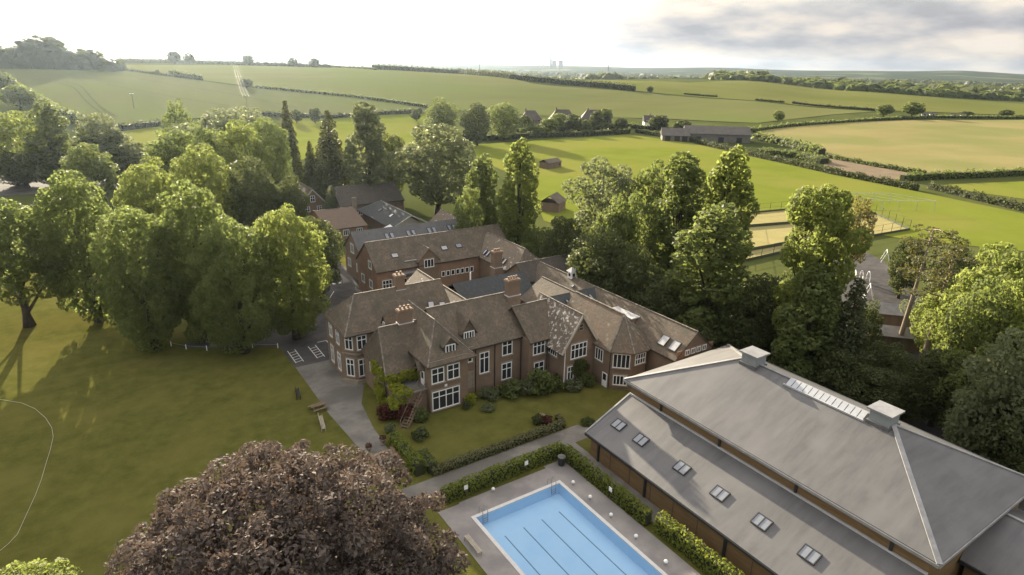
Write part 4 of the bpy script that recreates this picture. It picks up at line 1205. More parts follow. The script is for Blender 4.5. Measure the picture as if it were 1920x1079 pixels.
# ---------------------------------------------------------------- the old house
def old_house():
    H = empty('country_house', (42, 72, 0), 'rambling old brick house with steep tiled roofs, chimneys and white windows', 'house')
    T, TL, TR, TD = M['tile'], M['tile_lichen'], M['tile_red'], M['tile_dark']
    B = M['brick']
    # left range with canted bay
    walls(H, 25.6, 40.0, 76.2, 84.6, 7.7, B)
    bay = [(23.7, 77.6), (25.0, 76.0), (27.2, 76.0), (27.2, 84.6), (23.7, 84.6)]
    MB().prism(bay, -.3, 7.66).build('wall', B, H)
    roof(H, 'x', 23.9, 40.0, 76.2, 84.6, 7.7, 11.4, T, h0=2.8, over=.4)
    for z, h in ((1.0, 2.6), (5.0, 2.1)):
        win(H, 25.9 - .05, 76.0, z, 1.35, h, 'S', 2, .68)
        win(H, 24.35, 76.8, z, 1.2, h, (-1.6, -1.3), 2, .68)
        win(H, 23.7, 79.4, z, 1.3, h, 'W', 2, .68)
        win(H, 23.7, 82.4, z, 1.3, h, 'W', 2, .68)
    MB().prism([(23.5, 77.6), (24.9, 75.85), (27.3, 75.85), (27.3, 76.0), (25.0, 76.0), (23.7, 77.6)], 4.3, 4.5).build('string_course', M['stone'], H)
    MB().prism([(23.2, 77.5), (24.8, 75.6), (27.5, 75.6), (27.5, 76.0), (25.0, 76.0), (23.7, 77.6)], 0, .55).build('plinth', M['stone'], H)
    # block between the range and the front bay
    walls(H, 26.0, 33.0, 67.6, 76.0, 5.2, B)
    roof(H, 'x', 26.0, 33.5, 67.6, 75.6, 5.2, 9.6, T, h0=.7, over=.35)
    win(H, 26.0, 70.2, 2.9, 1.0, 1.7, 'W', 2, .68)
    win(H, 26.0, 73.0, 2.9, 1.0, 1.7, 'W', 2, .68)
    win(H, 26.0, 71.5, .4, 1.2, 1.8, 'W', 2, .68)
    dormer(H, 28.9, 75.0, 7.6, 1.3, 1.2, 9.8, 2.5, 'tile', 'W', 2)
    # flat roofed lean-to with door above
    MB().box(26.0, 29.9, 64.3, 67.55, -.3, 3.1).build('wall', B, H)
    MB().box(25.8, 29.9, 64.1, 67.55, 3.1, 3.28).build('flat_roof', M['lead_dark'], H)
    MB().box(25.8, 25.9, 64.1, 67.5, 3.28, 3.45).box(25.9, 29.9, 64.1, 64.2, 3.28, 3.45).build('parapet', M['stone'], H)
    # front bay wing
    walls(H, 29.95, 35.4, 63.5, 72.0, 7.2, B)
    roof(H, 'y', 29.95, 36.0, 63.5, 76.0, 7.2, 10.7, T, h0=4.4, over=.4)
    for x in (31.05, 33.25): win(H, x, 63.5, 4.15, 1.75, 2.1, 'S', 2, .62)
    win(H, 32.15, 63.5, .35, 3.9, 2.65, 'S', 4, .68)
    MB().box(32.0, 32.35, 63.42, 63.5, 3.35, 3.65).build('date_stone', M['white'], H)
    d = MB().box(-.5, .5, -.07, .0, 0, 2.0).mesh('door', M['white'])
    o = inst('door', d, H, (29.95, 65.5, 3.3), -math.pi / 2)
    g = bpy.data.objects.new('glazing', MB().box(-.3, .3, -.09, -.07, .9, 1.8).mesh('glazing', M['glass'])); link(g); g.parent = o
    pr = MB().shell([(29.0, 64.7, 5.75), (29.0, 65.5, 6.75), (29.0, 66.3, 5.75), (30.6, 64.7, 5.75), (30.6, 65.5, 6.75), (30.6, 66.3, 5.75)], [(0, 1, 4, 3), (1, 2, 5, 4)][::1], .1)
    pr.build('porch_roof', T, H)
    dormer(H, 33.3, 64.3, 7.35, 1.7, 1.35, 9.6, 2.4, 'tile', 'S', 3)
    # main range
    walls(H, 35.0, 47.0, 65.4, 77.0, 6.95, B, 'x', 11.0, (0, 1))
    roof(H, 'x', 33.5, 47.0, 65.4, 77.0, 6.95, 11.1, T, over=.35)
    dormer(H, 37.3, 66.6, 7.4, 1.9, 1.35, 10.4, 3.0, 'tile', 'S', 4)
    win(H, 36.4, 65.4, 4.8, 1.4, 1.95, 'S', 2, .6)
    win(H, 38.95, 65.4, 2.6, 1.5, 3.1, 'S', 2, .72)
    win(H, 42.6, 65.4, 4.4, 1.65, 2.3, 'S', 2, .64)
    win(H, 42.55, 65.4, .7, 1.65, 2.5, 'S', 2, .64)
    d = MB().box(-.55, .55, -.06, .02, 0, 2.2).box(-.75, -.55, -.14, .02, 0, 2.45).box(.55, .75, -.14, .02, 0, 2.45).box(-.75, .75, -.16, .02, 2.2, 2.5)
    d.build('door', M['stone'], H).location = Vector((36.6, 65.4, .9)) - root_loc(H)
    for x in (40.6, 44.85): pipe(H, [(x, 65.3, 6.6), (x, 65.3, 0)])
    for x in (37.6, 35.55): pipe(H, [(x, 65.3, 6.6), (x, 65.3, 0)])
    # recessed part right of the big chimney
    walls(H, 44.95, 50.5, 63.5, 72.2, 6.7, B)
    roof(H, 'x', 45.1, 51.0, 63.5, 72.2, 6.7, 10.2, T, over=.35)
    win(H, 46.6, 63.5, 4.3, 2.0, 2.1, 'S', 3, .62)
    win(H, 46.7, 63.5, .8, 1.7, 2.3, 'S', 2, .62)
    pipe(H, [(48.0, 63.4, 6.4), (48.0, 63.4, 0)])
    # pale flecked gable
    walls(H, 48.4, 53.8, 60.1, 68.0, 6.55, B, 'y', 10.35, (1, 0))
    roof(H, 'y', 48.4, 53.8, 60.1, 69.5, 6.55, 10.5, TL, over=.75, vo=.35, label='tiled gable roof flecked with pale lichen')
    bb = MB().bar((47.75, 59.72, 5.35), (51.1, 59.72, 10.4), .1, .32).bar((54.45, 59.72, 5.35), (51.1, 59.72, 10.4), .1, .32)
    bb.build('bargeboard', M['bargeboard'], H)
    win(H, 50.9, 60.1, 4.1, 2.8, 2.2, 'S', 4, .62)
    win(H, 49.6, 60.1, 1.0, 1.1, 2.1, 'S', 2, .62)
    win(H, 51.1, 60.1, 8.1, .75, 1.0, 'S', 1, .5, False, 'louvre', 'stone')
    win(H, 48.4, 62.6, 4.1, 2.0, 1.9, 'W', 4, .62)
    pipe(H, [(48.5, 60.0, 6.2), (48.5, 60.0, 0)], mat='white')
    # polygonal wing
    poly = [(53.7, 56.7), (56.0, 54.7), (58.4, 54.7), (60.7, 56.7), (60.7, 68.0), (53.7, 68.0)]
    MB().prism(poly, -.3, 6.0).build('wall', B, H)
    ex = [(53.35, 56.55), (55.85, 54.3), (58.55, 54.3), (61.05, 56.55), (61.05, 69.0), (53.35, 69.0)]
    P = [(x, y, 5.75) for x, y in ex] + [(57.2, 58.3, 9.8), (57.2, 69.0, 9.8)]
    o = MB().shell(P, [(0, 1, 6), (1, 2, 6), (2, 3, 6), (3, 4, 7, 6), (5, 0, 6, 7)], .18).build('roof', TR, H)
    o['label'] = 'hipped tile roof of the polygonal wing, reddish with lichen'
    cp = MB().bar((57.2, 58.3, 9.84), (57.2, 69, 9.84), .26, .16)
    for k in range(4): cp.bar((57.2, 58.3, 9.82), (P[k][0], P[k][1], 5.78), .2, .12)
    cp.build('ridge_capping', M['ridge'], o)
    nd = Vector((-(56.7 - 54.7), -(56.0 - 53.7), 0)).normalized()
    win(H, 54.85, 55.7, 3.35, 2.3, 2.1, (nd.x, nd.y), 4, 0)
    win(H, 54.85, 55.7, .75, 1.9, 1.5, (nd.x, nd.y), 4, 0)
    win(H, 57.3, 54.7, 3.8, 1.9, 1.6, 'S', 4, .5)
    win(H, 53.7, 58.9, 3.5, 1.6, 1.8, 'W', 3, 0)
    d = MB().box(-.5, .5, -.07, .02, 0, 2.1)
    o = d.build('door', M['white'], H); o.location = Vector((53.7, 57.5, .05)) - root_loc(H); o.rotation_euler = (0, 0, -math.pi / 2)
    g = bpy.data.objects.new('glazing', MB().box(-.32, .32, -.09, -.07, 1.0, 1.95).mesh('glazing', M['glass'])); link(g); g.parent = o
    pipe(H, [(53.6, 56.6, 5.6), (53.6, 56.6, 0)])
    # link roofs behind
    walls(H, 52.0, 62.0, 66.5, 75.5, 6.2, B)
    ld = roof(H, 'x', 52.5, 62.5, 66.0, 76.0, 6.3, 9.0, M['slate_dark'], over=.2, cap=None)
    for x in (56.4, 60.2):
        for k in (0, 1): rooflight(H, (x + k * .75 - .3, 69.3, 8.12), (0, -2.7, 5), .55, 1.3)
    walls(H, 53.6, 62.0, 70.5, 79.0, 6.2, B)
    roof(H, 'y', 53.8, 62.2, 70.0, 78.6, 6.4, 9.2, T, over=.3)
    # courtyard ranges
    walls(H, 38.4, 45.6, 76.5, 92.4, 6.0, B, 'y', 9.2, (0, 1))
    roof(H, 'y', 38.4, 45.6, 76.0, 92.4, 6.0, 9.2, TL2, over=.35, vo=.25)
    walls(H, 43.5, 57.0, 79.0, 88.0, 6.2, B)
    roof(H, 'x', 44.0, 57.0, 78.6, 88.4, 6.3, 9.1, M['slate_dark'], over=.2, cap=None)
    for (x, y) in ((37.0, 77.2), (38.1, 75.8)): rooflight(H, (x, y, 8.9 if y > 77 else 9.1), (-.2, -.6, 1), .9, 1.2, 'lead')
    rooflight(H, (40.6, 78.2, 8.05), (-3.2, 0, 3.6), 2.2, .8, 'lead')
    pipe(H, [(48.3, 85.6, 7.2), (48.3, 85.6, 9.6)], .12, 'white', 'vent_pipe')
    # chimneys
    chimney(H, 46.6, 70.4, 9.6, 13.3, 1.9, 1.1, 4, 'brick')
    chimney(H, 33.6, 80.6, 9.8, 13.2, 1.3, 1.2, 2, 'brick')
    chimney(H, 30.4, 71.6, 8.6, 11.6, 1.9, .9, 3, 'brick')
    chimney(H, 57.0, 91.4, 6.0, 10.6, 1.6, 1.3, 4, 'brick')
    return H

M['lead_dark'] = noise_mat('grey_felt', (0.11, 0.105, 0.095), (0.15, 0.145, 0.13), 1.0, 6, .8)
M['bargeboard'] = plain('pale_bargeboard', (0.40, 0.36, 0.29), .6)
TL2 = tile_mat('weathered_tiles_flecked', (0.12, 0.095, 0.07), (0.20, 0.15, 0.105), (0.15, 0.125, 0.09), lichen=(0.5, 0.47, 0.40), lich_lo=.6, lich_hi=.67, lich_scale=.9)
old_house()

def long_wing():
    H = empty('long_wing', (63, 66, 0), 'long low tiled wing with cupola running back from the sports hall', 'building')
    T = M['tile']
    walls(H, 59.2, 66.4, 50.2, 86.0, 6.0, M['brick'], 'y', 9.0, (1, 1))
    roof(H, 'y', 59.2, 66.4, 50.2, 86.0, 6.0, 9.05, T, over=.3)
    MB().box(59.3, 66.3, 50.1, 50.18, 5.9, 6.9).build('gable_band', M['brick_red'], H)
    for i in range(4): win(H, 61.2 + i * 1.1, 50.1, 6.0, .8, .8, 'S', 2, 0, False)
    for y in (51.5, 53.5): rooflight(H, (60.3, y, 7.02), (-3.05, 0, 3.6), 1.3, 1.6, 'lead')
    # flat roofed dormer box
    b = MB().box(60.2, 63.6, 59.8, 64.2, 6.3, 7.95).build('roof_box', M['brick_red'], H)
    MB().box(60.0, 63.8, 59.6, 64.4, 7.95, 8.1).build('flat_roof', M['lead'], b)
    # cupola
    c = MB().box(62.3, 63.3, 76.5, 77.5, 8.7, 9.9).build('cupola', M['white'], H)
    MB().add([(62.1, 76.3, 9.9), (63.5, 76.3, 9.9), (63.5, 77.7, 9.9), (62.1, 77.7, 9.9), (62.8, 77.0, 10.7)], [(3, 2, 1, 0), (0, 1, 4), (1, 2, 4), (2, 3, 4), (3, 0, 4)]).build('cupola_roof', M['lead'], c)
    MB().box(62.27, 62.3, 76.75, 77.25, 9.1, 9.6).box(62.55, 63.05, 76.46, 76.5, 9.1, 9.6).build('louvre', M['black'], c)
    rooflight(H, (61.6, 75.2, 8.08), (-3.05, 0, 3.6), .7, .5, 'lead')
long_wing()

def back_wing():
    H = empty('back_wing', (50, 108, 0), 'brick schoolroom range with a broad plain tiled roof and centre gable', 'building')
    walls(H, 38.8, 67.8, 103.2, 113.4, 6.4, M['brick_red'], 'x', 10.4, (1, 1))
    roof(H, 'x', 38.8, 67.8, 103.2, 113.4, 6.4, 10.5, M['tile'], over=.3)
    b = MB().box(47.1, 51.1, 102.9, 105.5, -.3, 7.2).add([(47.1, 102.9, 7.2), (51.1, 102.9, 7.2), (49.1, 102.9, 9.2), (47.1, 103.2, 7.2), (51.1, 103.2, 7.2), (49.1, 103.2, 9.2)], [(0, 1, 2), (3, 5, 4), (0, 2, 5, 3), (1, 4, 5, 2), (0, 3, 4, 1)]).build('gable', M['brick'], H)
    roof(H, 'y', 47.1, 51.1, 102.9, 108.6, 7.2, 9.3, M['tile_red'], over=.3, name='gable_roof')
    win(H, 49.1, 102.9, 5.6, 2.0, 1.6, 'S', 3, .0)
    for i in range(7): win(H, 52.2 + i * 1.05, 103.2, 3.1, .8, 1.1, 'S', 1, 0, False)
    for i in range(4): win(H, 43.2 + i * 1.05, 103.2, 3.1, .8, 1.1, 'S', 1, 0, False)
    win(H, 40.7, 103.2, 2.4, 1.9, 2.0, 'S', 3, .6)
    MB().box(41.8, 46.2, 101.6, 103.2, 5.2, 5.5).build('canopy', M['slate'], H)
    win(H, 38.8, 106.3, 6.0, 1.6, 1.5, 'W', 2, 0)
    win(H, 38.8, 106.3, 2.2, 1.6, 1.6, 'W', 2, 0)
    win(H, 38.8, 110.4, 2.2, 1.6, 1.6, 'W', 2, 0)
    n = (0, -4.1, 5.1)
    for x in (43.3, 53.6, 56.8): rooflight(H, (x, 105.3, 8.14), n, 1.3, 1.0, 'lead' if x < 55 else 'skyglass')
    MB().box(44.6, 47.0, 103.8, 104.0, 7.1, 7.22).build('snow_guard', M['lead'], H)
back_wing()

def slate_wing():
    H = empty('slate_wing', (52, 120, 0), 'slate roofed classroom wing with a row of paired rooflights', 'building')
    walls(H, 40.2, 65.0, 115.0, 124.6, 6.0, M['brick'], 'x', 9.7, (1, 1))
    roof(H, 'x', 40.2, 65.0, 115.0, 124.6, 6.0, 9.8, M['slate'], over=.3, cap=None)
    n = (0, -3.8, 4.8)
    for x in (47.0, 51.8, 56.6, 61.4):
        for k in (0, 1): rooflight(H, (x + k * 1.15, 118.0, 8.42), n, .85, 1.5)
    win(H, 40.2, 119.8, 5.4, 2.0, 1.9, 'W', 3, 0)
    win(H, 40.2, 117.0, 2.0, 1.8, 1.7, 'W', 3, 0)
    win(H, 40.2, 122.0, 2.0, 1.8, 1.7, 'W', 3, 0)
    rooflight(H, (43.0, 116.0, 6.84), n, 1.2, 1.6)
slate_wing()

def side_wing():
    H = empty('rear_side_wing', (63, 98, 0), 'rear tiled wing along the tree belt with cross gable towards the court', 'building')
    walls(H, 60.4, 68.0, 90.6, 107.5, 6.2, M['brick'])
    roof(H, 'y', 60.4, 68.0, 90.6, 109.0, 6.2, 9.6, TL2, h0=2.2, over=.3)
    walls(H, 58.4, 70.0, 83.8, 90.2, 6.9, M['brick'], 'x', 9.1, (1, 1))
    roof(H, 'x', 58.4, 70.0, 83.8, 90.2, 6.9, 9.2, M['tile_dark'], over=.3)
    win(H, 58.4, 86.8, 5.2, 1.5, 1.6, 'W', 2, 0)
    for k in range(2): rooflight(H, (61.0, 95.0 + k * 1.2, 7.0), (-3.4, 0, 3.8), .7, 1.3, 'lead')
    for k in range(2): rooflight(H, (61.0, 101.0 + k * 1.2, 7.0), (-3.4, 0, 3.8), .7, 1.3)
    MB().box(60.2, 61.6, 106.2, 107.2, 6.5, 8.3).build('vent_box', M['white'], H)
    # solar panel end and small lit roof behind the slate wing
    walls(H, 69.4, 75.8, 124.0, 144.0, 3.6, M['brick'])
    roof(H, 'y', 69.4, 75.8, 124.0, 144.0, 3.6, 6.2, TL2, over=.3)
    rooflight(H, (70.5, 127.2, 4.75), (-2.6, 0, 3.2), 4.0, 2.2, 'lead')
side_wing()

def rear_buildings():
    H = empty('low_classroom', (50, 157, 0), 'single storey classroom with plain brown tiled roof beside the school road', 'building')
    walls(H, 44.5, 54.5, 150.0, 168.0, 3.0, M['brick_red'], 'x', 5.6, (1, 1), mid=162)
    roof(H, 'x', 44.5, 54.5, 150.0, 168.0, 3.0, 5.7, M['tile_red2'], over=.3, mid=160)
    for x in (46.3, 49.0, 52.5): win(H, x, 150.0, .9, 1.5, 1.5, 'S', 3, 0)
    H = empty('gabled_lodge', (50, 186, 0), 'gabled lodge with pale bargeboards behind the low classroom', 'building')
    walls(H, 47.0, 53.0, 181.0, 192.0, 3.9, M['brick'], 'y', 7.3, (1, 1))
    roof(H, 'y', 47.0, 53.0, 181.0, 192.0, 3.9, 7.4, M['tile'], over=.4, vo=.5)
    MB().bar((46.4, 180.4, 3.2), (50, 180.4, 7.3), .1, .35).bar((53.6, 180.4, 3.2), (50, 180.4, 7.3), .1, .35).build('bargeboard', M['bargeboard'], H)
    win(H, 50.0, 181.0, 3.6, 1.3, 1.8, 'S', 2, .6)
    for x in (48.3, 51.7): win(H, x, 181.0, .8, 1.3, 1.5, 'S', 2, .6)
    H = empty('assembly_hall', (63, 177, 0), 'big dark tiled hall roof behind the black hipped roof', 'building')
    walls(H, 54.5, 73.5, 170.0, 184.0, 4.2, M['brick'], 'x', 8.0, (1, 1))
    roof(H, 'x', 54.5, 73.5, 170.0, 184.0, 4.2, 8.1, M['tile_dark'], over=.4)
    win(H, 60, 170.0, .9, 2.2, 1.6, 'S', 4, 0); win(H, 66, 170.0, .9, 2.2, 1.6, 'S', 4, 0)
    chimney(H, 58.0, 168.6, 0, 6.4, 1.0, 1.0, 0, 'stone')
    H = empty('black_roof_block', (63, 152, 0), 'low block with black hipped roof and white triangular gable lights', 'building')
    walls(H, 58.6, 67.2, 146.0, 164.0, 3.6, M['brick'], 'y', 6.2, (1, 0))
    roof(H, 'y', 58.0, 68.0, 141.5, 165.0, 3.7, 6.3, M['slate_dark'], h1=3.5, over=.4, cap='zinc')
    MB().bar((57.5, 141.2, 3.4), (63, 141.2, 6.2), .12, .3).bar((68.5, 141.2, 3.4), (63, 141.2, 6.2), .12, .3).build('bargeboard', M['bargeboard'], H)
    g = MB().add([(59.5, 144.0, .5), (66.5, 144.0, .5), (66.5, 144.0, 3.6), (63, 144.0, 5.6), (59.5, 144.0, 3.6), (59.5, 144.2, .5), (66.5, 144.2, .5), (66.5, 144.2, 3.6), (63, 144.2, 5.6), (59.5, 144.2, 3.6)], [(0, 1, 2, 3, 4), (9, 8, 7, 6, 5), (0, 5, 6, 1), (1, 6, 7, 2), (2, 7, 8, 3), (3, 8, 9, 4), (4, 9, 5, 0)])
    g.build('gable_front', M['white'], H)
    n = (-2.6, 0, 5)
    for (x, y) in ((60.6, 156.0), (60.6, 148.5), (65.0, 158), (65.2, 150.5)): rooflight(H, (x, y, 5.05), n if x < 63 else (2.6, 0, 5), 1.3, 1.3, 'skyglass')
    H = empty('white_canopy', (57, 139, 0), 'small white pitched canopy beside the black roofed block', 'canopy')
    MB().shell([(55.2, 137.5, 3.2), (58.2, 137.5, 3.2), (58.2, 143, 3.2), (55.2, 143, 3.2), (56.7, 140, 5.0)], [(0, 1, 4), (1, 2, 4), (2, 3, 4), (3, 0, 4)], .06).build('canopy_cover', M['white'], H)
    for (x, y) in ((55.3, 137.6), (58.1, 137.6), (58.1, 142.9), (55.3, 142.9)): MB().tube([(x, y, 0), (x, y, 3.2)], .07, 6).build('post', M['white'], H)
M['tile_red2'] = tile_mat('brown_clay_tiles', (0.10, 0.07, 0.048), (0.16, 0.105, 0.07), (0.12, 0.085, 0.06))
rear_buildings()

# ---------------------------------------------------------------- sports hall
def sports_hall():
    H = empty('sports_hall', (52, 30, 0), 'sports hall with big grey hipped roof and lower lean-to roof beside the pool', 'hall')
    MBR = M['membrane']
    # main box and hipped roof
    MB().box(47.55, 64.9, 13.8, 46.4, -.3, 7.6).build('wall', M['board'], H)
    e = (46.95, 65.4, 13.1, 47.0)
    P = [(e[0], e[2], 7.8), (e[1], e[2], 7.8), (e[1], e[3], 7.8), (e[0], e[3], 7.8), (56.1, 22.0, 12.0), (56.1, 38.0, 12.0)]
    r = MB().shell(P, [(0, 1, 4), (1, 2, 5, 4), (2, 3, 5), (3, 0, 4, 5)], .28).build('roof', MBR, H)
    for k, (a, b_) in enumerate(((0, 4), (1, 4), (2, 5), (3, 5))):
        MB().bar(Vector(P[a]) + Vector((0, 0, .03)), Vector(P[b_]) + Vector((0, 0, .03)), .42 if k == 0 else .3, .10).build('hip_capping', M['zinc'], r)
    MB().bar((56.1, 22.0, 12.03), (56.1, 38.0, 12.03), .35, .08).build('ridge_capping', M['zinc'], r)
    MB().box(46.85, 46.95, 13.1, 47.0, 7.45, 7.72).box(46.95, 65.4, 13.0, 13.1, 7.45, 7.72).build('gutter', M['zinc'], r)
    # soffit boards and posts along the clerestory wall
    for i, y in enumerate((41.5, 33.5, 25.0, 16.6)):
        MB().box(47.42, 47.56, y - .12, y + .12, 5.9, 7.5).build('post', M['black'], H)
    MB().box(47.40, 47.55, 13.8, 46.4, 5.95, 6.15).build('flashing', M['lead'], H)
    # lean-to
    MB().box(41.5, 47.4, 8.0, 45.9, -.3, 2.85).build('wall', M['board'], H)
    lp = [(41.0, 7.5, 2.95), (47.55, 7.5, 6.0), (47.55, 46.4, 6.0), (41.0, 46.4, 2.95)]
    lr = MB().shell(lp, [(0, 1, 2, 3)], .22).build('roof', MBR, H)
    lr['label'] = 'lean-to roof in grey sheet with paired rooflights'
    MB().box(40.9, 41.0, 7.5, 46.4, 2.62, 2.86).build('gutter', M['black'], lr)
    MB().bar((41.0, 46.4, 2.98), (47.5, 46.4, 6.02), .2, .1).build('verge_trim', M['zinc'], lr)
    for y in (44.5, 37.2, 27.1, 18.0):
        MB().box(41.36, 41.52, y - .14, y + .14, 0, 2.6).build('post', M['black'], H)
    for i in range(12):
        MB().box(41.44, 41.52, 9.0 + i * 3.05, 9.06 + i * 3.05, .1, 2.6).build('board_joint', M['wood'], H)
    for y in (44.0, 40.5, 34.7, 30.0, 25.4, 20.8, 16.2, 11.6):
        rooflight(H, (43.75, y, 4.26), (-3.05, 0, 6.55), 1.55, 1.25, 'skyglass', 'rooflight', 2)
    # ridge glazing: a row of panels on each side of the ridge
    for i in range(13):
        y = 24.5 + i * .62
        MB().add([(55.15, y - .27, 11.62), (56.0, y - .27, 12.18), (56.0, y + .27, 12.18), (55.15, y + .27, 11.62), (55.15, y - .27, 11.5), (56.0, y - .27, 11.9), (56.0, y + .27, 11.9), (55.15, y + .27, 11.5)], [(0, 3, 2, 1), (4, 5, 6, 7), (0, 1, 5, 4), (1, 2, 6, 5), (2, 3, 7, 6), (3, 0, 4, 7)]).build('glazing_panel', M['ridgeglass'], H)
    MB().bar((55.05, 24.1, 11.62), (55.05, 32.4, 11.62), .12, .16).build('glazing_kerb', M['lead'], H)
    # ventilators
    for y in (36.9, 22.9):
        v = MB().box(55.25, 57.0, y - .9, y + .9, 11.2, 13.0).build('ventilator', M['ventpaint'], H)
        MB().prism([(55.0, y - 1.15), (57.25, y - 1.15), (57.25, y + 1.15), (55.0, y + 1.15)], 13.0, 13.16).build('ventilator_cap', M['zinc'], v)
        MB().prism([(55.1, y - 1.05), (57.15, y - 1.05), (57.15, y + 1.05), (55.1, y + 1.05)], 11.3, 11.9).build('upstand', M['membrane'], v)
    # annexe at the camera end
    A = empty('hall_annexe', (60, 6, 0), 'lower gabled annexe against the near end of the sports hall', 'building')
    MB().box(53.9, 64.5, -8.0, 13.4, -.3, 4.6).build('wall', M['board'], A)
    rp = [(53.3, -8.4, 4.7), (59.0, -8.4, 7.1), (59.0, 14.6, 7.1), (53.3, 13.7, 4.7), (64.9, -8.4, 4.7), (64.9, 13.7, 4.7)]
    ar = MB().shell(rp, [(0, 1, 2, 3), (1, 4, 5, 2)], .22).build('roof', MBR, A)
    MB().bar((59.0, -8.4, 7.13), (59.0, 14.6, 7.13), .3, .1).build('ridge_capping', M['zinc'], ar)
    MB().box(53.2, 53.3, -8.4, 13.7, 4.35, 4.62).build('gutter', M['black'], ar)
M['ridgeglass'] = plain('ridge_glazing', (0.42, 0.43, 0.44), .2, .6)
M['ventpaint'] = plain('grey_green_painted_metal', (0.235, 0.25, 0.245), .5)
sports_hall()

# ---------------------------------------------------------------- pool
def pool():
    Pl = empty('swimming_pool', (30.2, 31, 0), 'rectangular outdoor swimming pool with pale blue water and dark lane lines', 'pool')
    x0, x1, y0, y1 = 25.1, 35.3, 17.5, 43.6
    b = MB().add([(x0, y0, -1.2), (x1, y0, -1.2), (x1, y1, -1.2), (x0, y1, -1.2), (x0, y0, .06), (x1, y0, .06), (x1, y1, .06), (x0, y1, .06)], [(0, 1, 2, 3), (0, 4, 5, 1), (1, 5, 6, 2), (2, 6, 7, 3), (3, 7, 4, 0)])
    b.build('basin', M['pooltile'], Pl)
    w = MB().add([(x0, y0, -.08), (x1, y0, -.08), (x1, y1, -.08), (x0, y1, -.08)], [(0, 1, 2, 3)]).build('water', M['water'], Pl)
    for x in (26.95, 29.15, 31.35, 33.55):
        MB().box(x - .05, x + .05, y0 + 2.2, y1 - 2.4, -1.198, -1.18).build('lane_line', M['lane'], Pl)
    c = MB()
    t = .38
    c.box(x0 - t, x0, y0 - t, y1 + t, .02, .11).box(x1, x1 + t, y0 - t, y1 + t, .02, .11).box(x0, x1, y1, y1 + t, .02, .112).box(x0, x1, y0 - t, y0, .02, .112)
    c.build('coping', M['coping'], Pl)
    for (sx, sy) in ((x0 + .9, y1), (x1 - .9, y1)):
        r = MB()
        for k in (-.28, .28):
            r.tube([(sx + k, sy + .5, .1), (sx + k, sy + .45, .8), (sx + k, sy + .05, .95), (sx + k, sy - .25, .6), (sx + k, sy - .3, -.7)], .03, 6)
        for z in (-.15, -.4, -.65): r.bar((sx - .28, sy - .3, z), (sx + .28, sy - .3, z), .05)
        r.build('ladder', M['zinc'], Pl)
m, nt, b = new_mat('pool_water')
_N, _L = nt.nodes.new, nt.links.new
_tr = _N('ShaderNodeBsdfTransparent'); _tr.inputs['Color'].default_value = (.92, .98, 1, 1)
_gl = _N('ShaderNodeBsdfGlossy'); _gl.inputs['Roughness'].default_value = .08
_fr = _N('ShaderNodeFresnel'); _fr.inputs['IOR'].default_value = 1.33
_nz = _N('ShaderNodeTexNoise'); _nz.inputs['Scale'].default_value = 1.6; _nz.inputs['Detail'].default_value = 3
_tc = _N('ShaderNodeTexCoord'); _L(_tc.outputs['Object'], _nz.inputs['Vector'])
_bp = _N('ShaderNodeBump'); _bp.inputs['Strength'].default_value = .12; _bp.inputs['Distance'].default_value = .05
_L(_nz.outputs['Fac'], _bp.inputs['Height']); _L(_bp.outputs[0], _gl.inputs['Normal']); _L(_bp.outputs[0], _fr.inputs['Normal'])
_mx = _N('ShaderNodeMixShader'); _L(_fr.outputs[0], _mx.inputs[0]); _L(_tr.outputs[0], _mx.inputs[1]); _L(_gl.outputs[0], _mx.inputs[2])
_L(_mx.outputs[0], nt.nodes['Material Output'].inputs['Surface'])
M['water'] = m
M['coping'] = plain('pale_coping', (0.55, 0.53, 0.50), .7)
pool()
# paving round the pool, in four pieces so that the basin stays open
_pv = MB()
for (x0, x1, y0, y1) in ((22.3, 24.72, 10, 46.3), (35.68, 38.2, 10, 46.9), (24.72, 35.68, 43.98, 46.5), (24.72, 35.68, 10, 17.12)):
    nx = max(1, round((x1 - x0) / 1.2)); ny = max(1, round((y1 - y0) / 1.2))
    _pv.add([(x0, y0, .06), (x1, y0, .06), (x1, y1, .06), (x0, y1, .06)], [(0, 1, 2, 3)])
tag(_pv.build('pavement', M['deck']), kind='structure')
# the ground sheets must not cover the basin
for nm in ('ground', 'lawn'):
    o = bpy.data.objects[nm]
    bm = bmesh.new(); bm.from_mesh(o.data)
    for (co, no) in (((25.0, 0, 0), (1, 0, 0)), ((35.4, 0, 0), (1, 0, 0)), ((0, 17.4, 0), (0, 1, 0)), ((0, 43.7, 0), (0, 1, 0))):
        bmesh.ops.bisect_plane(bm, geom=bm.verts[:] + bm.edges[:] + bm.faces[:], plane_co=co, plane_no=no, dist=1e-4)
    kill = [f for f in bm.faces if 25.0 < f.calc_center_median().x < 35.4 and 17.4 < f.calc_center_median().y < 43.7]
    bmesh.ops.delete(bm, geom=kill, context='FACES')
    bm.to_mesh(o.data); bm.free()

